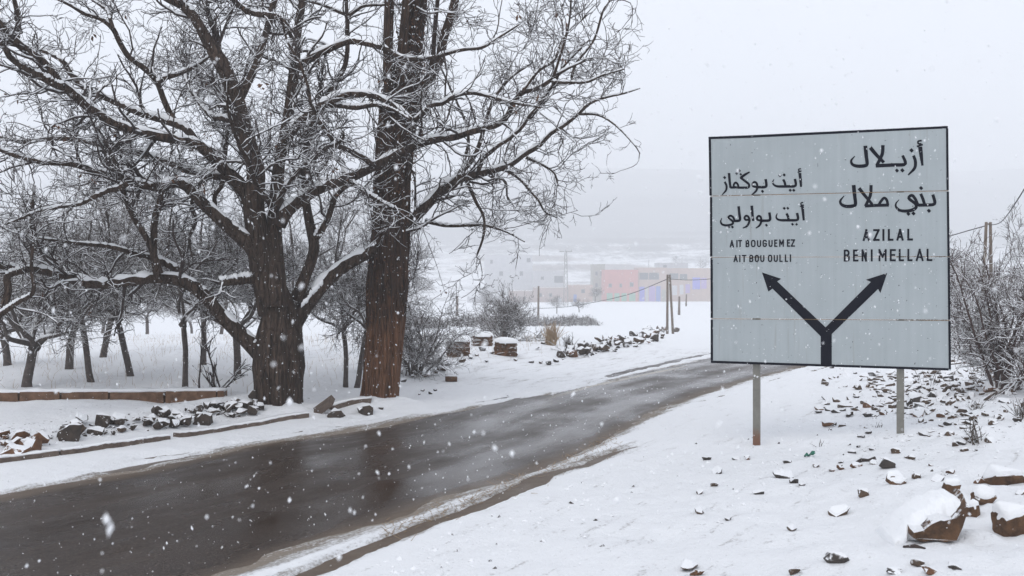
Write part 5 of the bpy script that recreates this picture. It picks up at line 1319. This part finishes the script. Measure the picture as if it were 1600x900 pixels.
pv = [(np.array([v.co[:] for v in me.vertices]), np.array([q.vertices[:] for q in me.polygons])) for me in [hull_mesh(80 + q_, 11, (1, .8, .7), 0.05, 1) for q_ in range(8)]]
for cnt in range(230):
    if cnt < 150: x = r_.uniform(-20, 408); y = np.interp(x, [0, 130, 400], [700, 680, 642]) + r_.uniform(-16, 8)
    else: x = r_.uniform(880, 1045); y = np.interp(x, [880, 930, 1045], [560, 551, 526]) + r_.uniform(-18, 6)
    q = hit(x, y); v, f = pv[r_.randint(len(pv))]; s_ = r_.uniform(5, 12) / FPX * q[1]; a = r_.rand() * 6.28; c, s2_ = math.cos(a), math.sin(a)
    w = v * np.array([1, r_.uniform(.6, 1), r_.uniform(.5, .9)]) * s_; w = np.stack([w[:, 0] * c - w[:, 1] * s2_, w[:, 0] * s2_ + w[:, 1] * c, w[:, 2] + w[:, 0] * r_.uniform(-.5, .5)], 1)
    rv.append(w + q + np.array([0, 0, s_ * 0.1])); rf.append(f + rn); rn += len(v)
o = obj("rubble", mk_mesh("rubble", np.concatenate(rv), np.concatenate(rf), False), M['row_stone']); tag(o, "small broken rubble filling the stone rows across the road", "rubble", kind="stuff")
# ruined wall stubs laid of rough stones
def wall_stub(x0, x1, ytop, ybot, label, seed):
    r2 = np.random.RandomState(seed); a = hit((x0 + x1) / 2, ybot); k = a[1] / FPX; W = (x1 - x0) * k; Hh = (ybot - ytop) * k
    root = thing("wall_stub", a, label, "ruined wall")
    mb = MB(); mb.box((0, 0.19, Hh * 0.44), (W * 0.93, 0.30, Hh * 0.88), taper=0.94); mb.build("core", M['adobe'], root, False, False)
    rows = 3
    for rw in range(rows):
        x = -W / 2
        while x < W / 2 - 0.03:
            w_ = min(r2.uniform(0.14, 0.28), W / 2 - x); hh = Hh * 0.9 / rows
            o = obj("stone", ST['bare_rock'][r2.randint(5)], None, root); o.location = (x + w_ / 2, 0.06 + r2.uniform(-.015, .02), hh * (rw + 0.5)); o.scale = (w_ * 1.15, 0.20, hh * 1.45); o.rotation_euler = (r2.uniform(-.1, .1), r2.uniform(-.15, .15), r2.choice([0, math.pi]) + r2.uniform(-.1, .1))
            x += w_
    cap_on(root, a + np.array([0, 0.18, 0]), W * 1.08, 0.46, a[2] + Hh * 0.88, 0.10, seed)
wall_stub(697, 735, 528, 558, "left reddish ruined wall stub with snow on top beyond the road", 3)
wall_stub(771, 809, 531, 557, "right squarish ruined wall stub below the rounded bush", 4)
wall_stub(737, 770, 522, 541, "darker ruined wall piece set back between the two reddish stubs", 6)

# ------------------------------------------------------------------ weeds, tufts, litter
def tuft(name, label, cat, loc, n, h, spread, r0, mat, seed, snow=True, side=0):
    r2 = np.random.RandomState(seed); root = thing(name, loc, label, cat)
    a = r2.rand(n) * 6.28; inc = np.abs(r2.randn(n)) * spread; d = np.stack([np.cos(a) * np.sin(inc), np.sin(a) * np.sin(inc), np.cos(inc)], 1)
    p = [np.stack([r2.randn(n) * 0.05 * h * 2, r2.randn(n) * 0.05 * h * 2, np.full(n, -0.03)], 1)]; L_ = h * r2.uniform(0.5, 1.05, n)
    for j in range(5): d = d + r2.randn(n, 3) * 0.10; d[:, 2] -= 0.03; p.append(p[-1] + d * (L_ / 5)[:, None])
    P = np.stack(p, 1); R = np.repeat((r0 * r2.uniform(.7, 1.2, n))[:, None], 6, 1) * np.linspace(1, .4, 6)
    mb = MB(); mb.tubes(P, R, 4)
    if side: Pb, Rb = grow(r2, P, R, side, (0.1 * h, 0.4 * h), 4, 0.7, (25, 60), 0.1, 0.15, 0.2, rmin=r0 * .5); mb.tubes(Pb, Rb, 3)
    mb.build("stems", mat, root, True, False)
    if snow:
        sm = MB(); snow_on(r2, sm, P, R, 3, 1, 0.8)
        if side: snow_on(r2, sm, Pb, Rb, 3, 1, 0.8)
        sm.build("snow", M['snow'], root, True, False)
    return root
tuft("reed_clump", "tan clump of dry reeds standing in snow right of the wall stubs", "grass clump", hit(861, 539), 240, 0.62, 0.22, 0.008, M['straw'], 1, False)
tuft("dark_shrub", "small dark shrub at the left end of the rubble ridge", "shrub", hit(890, 550), 50, 0.50, 0.55, 0.008, M['weed'], 2, True, 150)
tuft("dry_weed", "dry branching weed among stones right of the right post", "weed", hit(1524, 690), 16, 0.30, 0.7, 0.007, M['weed'], 3, True, 60)
tuft("dry_weed", "small frosted weed uphill of the dry branching weed", "weed", hit(1524, 640), 30, 0.18, 0.8, 0.004, M['weed'], 4, True, 60)
tuft("dry_weed", "dense brown weed at the right edge below the shrub", "weed", hit(1598, 652), 40, 0.28, 0.7, 0.006, M['weed'], 5, True, 80)
tuft("dry_weed", "thin dark weed left of the right post's foot", "weed", hit(1373, 668), 10, 0.12, 0.7, 0.004, M['weed'], 6, True, 20)
tuft("dry_weed", "bent dark weed near the green plastic scrap", "weed", hit(1281, 698), 7, 0.15, 0.8, 0.004, M['weed'], 7, True, 8)
tuft("dry_weed", "pale grass wisp left of the rubble under the sign", "weed", hit(1358, 607), 8, 0.20, 0.3, 0.003, M['straw'], 8, False)
tuft("fallen_branches", "dark fallen branches sticking up by the low wall, left of the walnut trunk", "branches", hit(337, 620), 9, 1.15, 0.65, 0.022, M['twig'], 9, True, 50)
# sparse dry grass over the orchard field
n = 1500; X = r_.uniform(-13, 1, n); Y = r_.uniform(16, 34, n); s_, q_ = road_sq(X, Y); m = q_ < KERB_Q - 1.5; X, Y = X[m], Y[m]; n = len(X)
P0 = np.stack([X, Y, terrain(X, Y) - 0.02], 1); dd = np.stack([r_.randn(n) * 0.15, r_.randn(n) * 0.15, np.ones(n)], 1); hgt = r_.uniform(0.06, 0.30, n)[:, None]
P = np.stack([P0, P0 + dd * hgt * 0.5, P0 + (dd + r_.randn(n, 3) * [0.3, 0.3, 0]) * hgt], 1); mb = MB(); mb.tubes(P, np.tile([[0.003, 0.0025, 0.0015]], (n, 1)), 3)
tag(mb.build("dry_grass", M['straw'], None, True), "sparse dry grass stalks standing in the snowy orchard field", "grass", kind="stuff")
n = 420; px_ = r_.uniform(600, 980, n); py_ = np.interp(px_, [600, 850, 980], [835, 738, 672]) + r_.randn(n) * 9 + 4
P0 = np.array([hit(x, y) for x, y in zip(px_, py_)]); dd = np.stack([r_.randn(n) * 0.9, r_.randn(n) * 0.9, np.full(n, .6)], 1); hgt = r_.uniform(0.02, 0.07, n)[:, None]
P = np.stack([P0, P0 + dd * hgt * 0.5, P0 + dd * hgt], 1); mb = MB(); mb.tubes(P, np.tile([[0.0028, 0.0024, 0.0015]], (n, 1)), 3)
tag(mb.build("verge_grass", M['straw'], None, True), "short dead grass blades in the slush along the near road edge", "grass", kind="stuff")
# gravel showing through the snow
n = 1100; px_ = r_.uniform(1180, 1620, n); py_ = r_.uniform(575, 760, n); keep = r_.rand(n) < np.clip(np.exp(-((px_ - 1440) / 150) ** 2 - ((py_ - 625) / 60) ** 2) + 0.06, 0, 1)
pts_ = [hit(x, y) for x, y in zip(px_[keep], py_[keep])]
px_ = r_.uniform(-20, 405, 260); pts_ += [hit(x, np.interp(x, [0, 130, 400], [703, 684, 646]) + r_.uniform(-26, 6)) for x in px_]
px_ = r_.uniform(560, 1250, 200); pts_ += [hit(x, np.interp(x, [560, 850, 1250], [885, 740, 640]) + abs(r_.randn()) * 60 + 12) for x in px_]
pts_ = np.array(pts_); n = len(pts_)
oct_ = np.array([[1, 0, 0], [-1, 0, 0], [0, 1, 0], [0, -1, 0], [0, 0, 1], [0, 0, -1]], float); of = np.array([[0, 2, 4], [2, 1, 4], [1, 3, 4], [3, 0, 4], [2, 0, 5], [1, 2, 5], [3, 1, 5], [0, 3, 5]])
def scatter_oct(c, size, r2, stretch=0.0, flatz=1.0):
    n = len(c); a = r2.rand(n) * 6.28; V = oct_[None] * (size[:, None, None]) * r2.uniform(0.6, 1.3, (n, 6, 1)); V[:, :, 2] *= flatz + stretch * r2.rand(n, 1)
    tl = r2.randn(n, 1) * 0.35; V[:, :, 0] += V[:, :, 2] * tl
    ca, sa = np.cos(a)[:, None], np.sin(a)[:, None]; x = V[:, :, 0] * ca - V[:, :, 1] * sa; y = V[:, :, 0] * sa + V[:, :, 1] * ca; V = np.stack([x, y, V[:, :, 2]], -1)
    return (V + c[:, None]).reshape(-1, 3), (of[None] + np.arange(n)[:, None, None] * 6).reshape(-1, 3)
V, T = scatter_oct(pts_, r_.uniform(0.010, 0.028, n), r_, 0, 0.7)
o = obj("gravel", mk_mesh("gravel", V, T, False), M['dark_stone']); tag(o, "dark gravel bits showing through thin snow on the verges", "gravel", kind="stuff")
# green plastic scrap
g = simple("green plastic", (0.01, 0.09, 0.06), (0.02, 0.20, 0.13), 9, 0.35, 0.1); p = hit(1265, 714); pl_ = thing("plastic_scrap", p, "crumpled green plastic scrap on the snow between the posts", "litter")
r2 = np.random.RandomState(4); u = np.linspace(-1, 1, 6); X, Y = np.meshgrid(u, u); Z = 0.035 + 0.05 * fbm(X * 1.7, Y * 1.7, 2, 2) + 0.03 * X
V = np.stack([X * 0.055 * (1 + .3 * fbm(Y * 2, X * 2, 5, 2)), Y * 0.03, Z], -1).reshape(-1, 3); i = np.arange(36).reshape(6, 6); Q = np.stack([i[:-1, :-1], i[:-1, 1:], i[1:, 1:], i[1:, :-1]], -1).reshape(-1, 4)
obj("sheet", mk_mesh("sheet", np.vstack([V, V - [0, 0, .004]]), np.vstack([Q, Q[:, ::-1] + 36]), False), g, pl_)

# ------------------------------------------------------------------ poles, wires and pylon
M['pole'] = simple("weathered pole", (0.10, 0.075, 0.055), (0.20, 0.155, 0.12), 8, 0.9, 0.4)
M['metal'] = simple("grey steel", (0.20, 0.19, 0.18), (0.30, 0.28, 0.26), 8, 0.6, 0.1)
M['wire'] = simple("wire", (0.02, 0.02, 0.022), (0.04, 0.04, 0.045), 8, 0.6, 0.1)
def pole(name, label, cat, d, legs, r, mat, bar_=None):
    root = thing(name, at(legs[0][0], legs[0][1], d), label, cat)
    for x0, y0, x1, y1, dy in legs:
        a = at(x0, y0, d); a[1] += dy; a[2] -= 0.4; b = at(x1, y1, d); mb = MB(); mb.tube([a, b], [r * 1.15, r * 0.85], 10); mb.build("shaft", mat, root, True)
    if bar_:
        x0, y0, x1, y1 = bar_; mb = MB(); mb.tube([at(x0, y0, d), at(x1, y1, d)], r * 0.5, 6); mb.build("crossbar", mat, root, True)
    return root
pole("double_pole", "two-legged utility pole beside the road left of the sign", "utility pole", 70, [(1042.5, 528, 1043, 429, 0), (1052.5, 531, 1046.5, 429, 0)], 0.085, M['pole'], (1042, 434, 1048.5, 434))
pole("double_pole", "pair of tall posts rising behind the thicket right of the sign", "utility pole", 34, [(1536, 452, 1541, 347, 0), (1549, 452, 1547.5, 347, 0)], 0.055, M['pole'], (1540, 350, 1549, 350))
for x, y0, y1, d, r, lab in ((841, 492, 447, 110, 0.12, "thin dark pole above the rounded bush"), (714, 489, 462, 120, 0.16, "short tan post seen between bush and wall stubs"), (1061, 487, 463, 120, 0.14, "short pale post right of the double pole"), (1072, 474, 460, 140, 0.10, "tiny dark post in front of the purple shutters")):
    pole("pole", lab, "pole", d, [(x, y0, x + 0.5, y1, 0)], r, M['pole'])
def wire(label, pts, r):
    P = catmull(np.array(pts, float), 30); o = MB().tube(P, r, 5).build("wire", M['wire'], None, True); tag(o, label, "wire")
wire("sagging wire from the double pole down to the left", [at(1043, 436, 70), at(985, 459, 80), at(930, 472, 92), at(880, 480, 104), at(841, 482, 110)], 0.028)
wire("wire from the double pole running right behind the sign", [at(1046, 436, 70), at(1080, 437.5, 66), at(1130, 434, 60), at(1200, 425, 50), at(1400, 390, 40), at(1543, 352, 34)], 0.018)
wire("wire slanting up out of the photo at the right edge", [at(1546, 352, 34), at(1565, 346, 30), at(1600, 296, 20), at(1680, 150, 12)], 0.014)
def pylon(x, y0, y1, d, w0, w1, label):
    b = at(x, y0, d); k = d / FPX; Hh = (y0 - y1) * k; root = thing("lattice_pylon", b, label, "pylon")
    W0, W1 = w0 * k / 2, w1 * k / 2; cs = ((-1, -1), (1, -1), (1, 1), (-1, 1))
    for cx, cy in cs:
        mb = MB(); mb.tube([(cx * W0, cy * W0, -0.3), (cx * W1, cy * W1, Hh)], 0.07, 4); mb.build("leg", M['metal'], root, False, False)
    for j in range(9):
        t0, t1 = j / 9, (j + 1) / 9; a0 = W0 + (W1 - W0) * t0; a1 = W0 + (W1 - W0) * t1; mb = MB()
        for q in range(4):
            c0, c1 = cs[q], cs[(q + 1) % 4]; s0 = (c0, c1) if j % 2 else (c1, c0)
            mb.tube([(s0[0][0] * a0, s0[0][1] * a0, Hh * t0), (s0[1][0] * a1, s0[1][1] * a1, Hh * t1)], 0.04, 4)
        mb.build("brace", M['metal'], root, False, False)
    mb = MB(); mb.box((0, 0, Hh), (20 * k, 0.2, 0.22)); mb.build("crossarm", M['metal'], root, False, False)
    for sx in (-1, 0, 1):
        mb = MB(); mb.tube([(sx * 9 * k, 0, Hh), (sx * 9 * k, 0, Hh + 0.5)], 0.06, 5); mb.build("insulator", M['metal'], root, False, False)
pylon(884, 478, 393, 250, 7, 3, "lattice pylon with a flat crossarm standing in the hazy village")

# ------------------------------------------------------------------ village in the haze
def wallc(n, c): 
    return simple(n, tuple(v * 0.85 for v in c), tuple(min(v * 1.1, 1) for v in c), 0.6, 0.9, 0.2, 0.05, 0.2)
M['pink'] = wallc("pink plaster", (0.50, 0.17, 0.14)); M['tan'] = wallc("tan plaster", (0.42, 0.29, 0.23)); M['grey'] = wallc("haze-pale grey block", (0.46, 0.455, 0.47)); M['brown'] = wallc("brown adobe", (0.36, 0.27, 0.24)); M['olive'] = wallc("olive plaster", (0.30, 0.28, 0.22)); M['pale'] = wallc("haze-pale concrete", (0.52, 0.52, 0.54))  # haze put into the colour: grey and pale lightened so left houses fade
M['blue_door'] = wallc("violet shutter", (0.14, 0.13, 0.62)); M['green_door'] = wallc("green shutter", (0.16, 0.36, 0.24)); M['blue2'] = wallc("blue shutter", (0.09, 0.16, 0.50)); M['violet2'] = wallc("lilac shutter", (0.32, 0.20, 0.50)); M['glass'] = simple("dark window", (0.02, 0.022, 0.028), (0.04, 0.045, 0.05), 3, 0.3, 0.0); M['frame'] = simple("window frame", (.25, .22, .2), (.3, .27, .25), 3, .7, 0)
VS = 2.08
def house(label, x0, x1, y0, y1, d, mat, wins=(), doors=(), dep=14, rz=0.0, name="house", parapet=0.35):
    """front face picture rectangle x0..x1, top y0, foot y1 at distance d; wins/doors are (x0, x1, y0, y1[, mat])"""
    d = d * VS; k = d / FPX; base = at((x0 + x1) / 2, y1, d); root = thing(name, base, label, "house", None)
    W = (x1 - x0) * k; Hh = (y1 - y0) * k
    L = lambda x: (x - (x0 + x1) / 2) * k; Z = lambda y: (y1 - y) * k
    mb = MB(); mb.box((0, dep / 2, Hh / 2 - 1.0), (W, dep, Hh + 2.0)); mb.build("wall", mat, root, False, False)
    mb = MB()
    for cx, cy, sx, sy in ((0, 0.12, W + 0.1, 0.25), (0, dep - 0.12, W + 0.1, 0.25), (-W / 2 + 0.1, dep / 2, 0.25, dep - 0.5), (W / 2 - 0.1, dep / 2, 0.25, dep - 0.5)): mb.box((cx, cy, Hh + parapet / 2), (sx, sy, parapet))
    mb.build("parapet", mat, root, False, False)
    mb = MB(); mb.box((0, dep / 2, Hh + 0.10), (W - 0.5, dep - 0.5, 0.2)); r_o = mb.build("roof_snow", M['snow'], root, False, False)
    for w in wins:
        mb = MB(); mb.box((L((w[0] + w[1]) / 2), 0.0, Z((w[2] + w[3]) / 2)), ((w[1] - w[0]) * k, 0.12, (w[3] - w[2]) * k)); fo = mb.build("window", M['frame'], root, False, False)
        mb = MB(); mb.box((L((w[0] + w[1]) / 2), -0.05, Z((w[2] + w[3]) / 2)), ((w[1] - w[0]) * k - 0.16, 0.08, (w[3] - w[2]) * k - 0.16)); mb.build("pane", M['glass'], fo, False, False)
    for w in doors:
        mb = MB(); mb.box((L((w[0] + w[1]) / 2), 0.0, Z((w[2] + w[3]) / 2)), ((w[1] - w[0]) * k, 0.14, (w[3] - w[2]) * k)); mb.build("shutter", w[4], root, False, False)
    return root
house("pink two-storey house with green shutters below at the village's edge", 945, 997, 423, 471.5, 178, M['pink'], [(951, 956, 443, 449), (968, 972, 443, 449), (984, 990, 441, 448)],
      [(948, 957, 458, 470.5, M['green_door']), (960, 968, 458, 470.5, M['green_door']), (971, 979, 458, 470.5, M['green_door']), (983, 993, 458, 470.5, M['green_door'])], rz=0)
house("tan house with long upper window and blue and violet shutters right of the pink house", 997.5, 1042, 419.5, 472, 178.5, M['tan'], [(999, 1013, 426, 437), (1014, 1030, 426, 437)], [(999, 1007, 448, 471, M['blue_door']), (1008.5, 1013, 448, 471, M['grey']), (1014, 1024, 447, 471, M['violet2']), (1025, 1032, 447, 471, M['blue2']), (1034, 1040, 452, 471, M['olive'])])
house("brown house with violet garage shutters nearest the sign", 1042.5, 1112, 420.5, 463, 180, M['tan'], [(1046, 1060, 427, 436), (1062, 1074, 428, 437)], [(1082, 1094, 433.5, 452, M['blue_door']), (1095.5, 1104, 434, 451, M['violet2']), (1050, 1058, 446, 461, M['pale']), (1062, 1068, 445, 460, M['pale']), (1071, 1078, 444, 458, M['violet2'])])
house("grey upper storey showing above the tan houses", 1030, 1075, 412, 440, 192, M['grey'], [(1036, 1042, 414, 418)])
house("narrow olive house left of the pink house", 927, 945.5, 414, 463, 186, M['olive'], [(930, 934, 424, 431), (938, 942, 424, 431), (930, 934, 442, 449)])
house("big haze-pale concrete block standing tallest on the village's left", 757, 832, 399, 466, 205, M['pale'], [(766, 770, 406, 412), (800, 804, 404, 410), (823, 829, 403, 410), (812, 817, 424, 431), (780, 786, 424, 431)])
house("lower grey house right of the tall concrete block", 832.5, 882, 425, 466, 200, M['grey'], [(845, 850, 432, 437), (866, 880, 431, 442)])
house("brownish row house in front below the pylon", 834, 888, 451, 482, 165, M['brown'], [(842, 847, 458, 464), (858, 863, 458, 464)], [(872, 878, 466, 481, M['grey'])])
house("long low adobe house behind the rounded bush", 795, 834, 456, 484, 166, M['brown'], [(802, 806, 463, 468), (818, 822, 463, 468)])
house("dull pink low house half hidden by the rounded bush", 730, 794, 466, 491, 160, M['grey'], [(742, 748, 472, 478), (770, 776, 472, 478)])
house("small tan hut between pylon and olive house", 889, 926, 447, 474, 172, M['tan'], [(908, 914, 452, 458)], [(896, 901, 460, 473, M['blue2'])])
for x, y0, y1, d, lab in [(a_[0], a_[1], a_[2], a_[3] * VS, a_[4]) for a_ in ((1014, 422, 405, 178.9, "thin mast on the tan house's roof"), (1095, 424, 401, 185, "mast with rungs near the sign's left edge above the brown house"), (1066, 413, 402, 192.5, "short mast on the grey upper storey"))]:
    b = at(x, y0, d); t = at(x, y1, d); root = thing("mast", b, lab, "mast"); mb = MB(); mb.tube([b - np.array([0, -.5, .6]), t - np.array([0, -.5, 0])], 0.10, 5); mb.build("shaft", M['metal'], root, True)
# snowy trees by the village
vt = [(1056, 413, 420, 0.9, 3, "blurred tree above the roofs near the sign"), (930, 470, 172, 0.55, 3, "pale tree in front of the olive house"), (760, 490, 140, 0.8, 3, "blurred tree left of the low houses"), (812, 487, 150, 0.6, 0, "blurred tree in front of the tall concrete block"), (870, 489, 140, 0.6, 3, "blurred tree just left of the pylon's foot"), (905, 487, 140, 0.5, 0, "blurred low tree right of the pylon's foot"), (1098, 424, 420, 1.2, 3, "blurred tree behind the brown house by the sign")]
for x, y, d, s_, sh, lab in vt:
    o = copy_tree(protos[sh]); o.location = tuple(at(x, y, d)); o.scale = (s_ * 1.5,) * 3; o.rotation_euler = (0, 0, x * 0.37); o["label"] = lab; o["group"] = "village trees"
# scrub bank between the field and the village
for k, (x, y, d, w, h, lab) in enumerate(((745, 503, 96, 70, 14, "grey scrub row left below the village"), (850, 502, 98, 80, 14, "grey scrub row in front of the low brown houses"), (905, 497, 100, 50, 12, "brown scrub row right below the village"), (660, 506, 92, 80, 18, "grey scrub row behind the dense bush"))):
    r2 = np.random.RandomState(300 + k); b = at(x, y, d); b[2] = hz(b[0], b[1]); kk = d / FPX; n = 260; root = thing("scrub_row", b, lab, "scrub")
    X = (r2.rand(n) - 0.5) * w * kk; Y = (r2.rand(n) - 0.5) * 12.0; hh = h * kk * (0.5 + 0.5 * fbm(X * 0.6, Y, k, 2)) * r2.uniform(0.6, 1, n)
    P0 = np.stack([X, Y, np.full(n, -0.3)], 1); dd = np.stack([r2.randn(n) * 0.35, r2.randn(n) * 0.35, np.ones(n)], 1)
    P = np.stack([P0, P0 + dd * hh[:, None] * 0.6 + [0, 0, .3], P0 + (dd + r2.randn(n, 3) * .3) * hh[:, None] + [0, 0, .3]], 1); R = np.tile([[0.05, 0.04, 0.02]], (n, 1)); mb = MB(); mb.tubes(P, R, 3)
    P_b, R_b = grow(r2, P, R, 1300, (0.2, 0.8), 3, 0.7, (20, 70), 0.1, 0.2, 0.2, rmin=0.018); mb.tubes(P_b, R_b, 3); mb.build("stems", M['old_twig'], root, True, False)
    sm = MB(); snow_on(r2, sm, P_b, R_b, 3, 1.2, 1.0); sm.build("snow", M['snow'], root, True, False)

# ------------------------------------------------------------------ falling snow
r2 = np.random.RandomState(77)
n = 36000; Y = 0.9 + 17 * r2.rand(n) ** 0.75; X = (r2.rand(n) - 0.5) * 2 * (0.62 * Y + 1.2); Z = H + (r2.rand(n) - 0.5) * 2 * (0.36 * Y + 1.0)
C = np.stack([X, Y, Z], 1); C = C[Z > terrain(X, Y, False) + 0.05]
near = np.array([at(166, 812, 1.25), at(172, 826, 1.26), at(773, 700, 1.6), at(800, 708, 1.9), at(607, 118, 2.4), at(619, 262, 2.2), at(606, 196, 2.0), at(1430, 826, 2.2), at(590, 738, 2.4), at(452, 782, 2.6), at(385, 760, 2.6)])
C = np.vstack([C, near]); sz = np.concatenate([r2.gamma(3.2, 0.00055, len(C) - len(near)) + 0.0010, np.full(len(near), 0.0055)])
V, T = scatter_oct(C, sz, r2, 0.8, 1.0)
o = obj("falling_snow", mk_mesh("falling_snow", V, T, True), M['flake']); tag(o, "snowflakes drifting down through the air", "snowfall", kind="stuff")

# ------------------------------------------------------------------ haze: even air full of fine snow
hb = MB().box((0, 815, 66), (2120, 1800, 166))
haze = hb.build("haze", None, None)
tag(haze, "pale snowy haze filling the valley air", "haze", kind="stuff")
hm = bpy.data.materials.new("haze"); hm.use_nodes = True
nt = hm.node_tree; nt.nodes.clear()
ho = nt.nodes.new("ShaderNodeOutputMaterial"); hv = nt.nodes.new("ShaderNodeVolumePrincipled")
hv.inputs["Color"].default_value = (0.975, 0.985, 1.0, 1); hv.inputs["Density"].default_value = 0.0021
hv.inputs["Anisotropy"].default_value = 0.0
nt.links.new(hv.outputs[0], ho.inputs["Volume"])
haze.data.materials.append(hm)
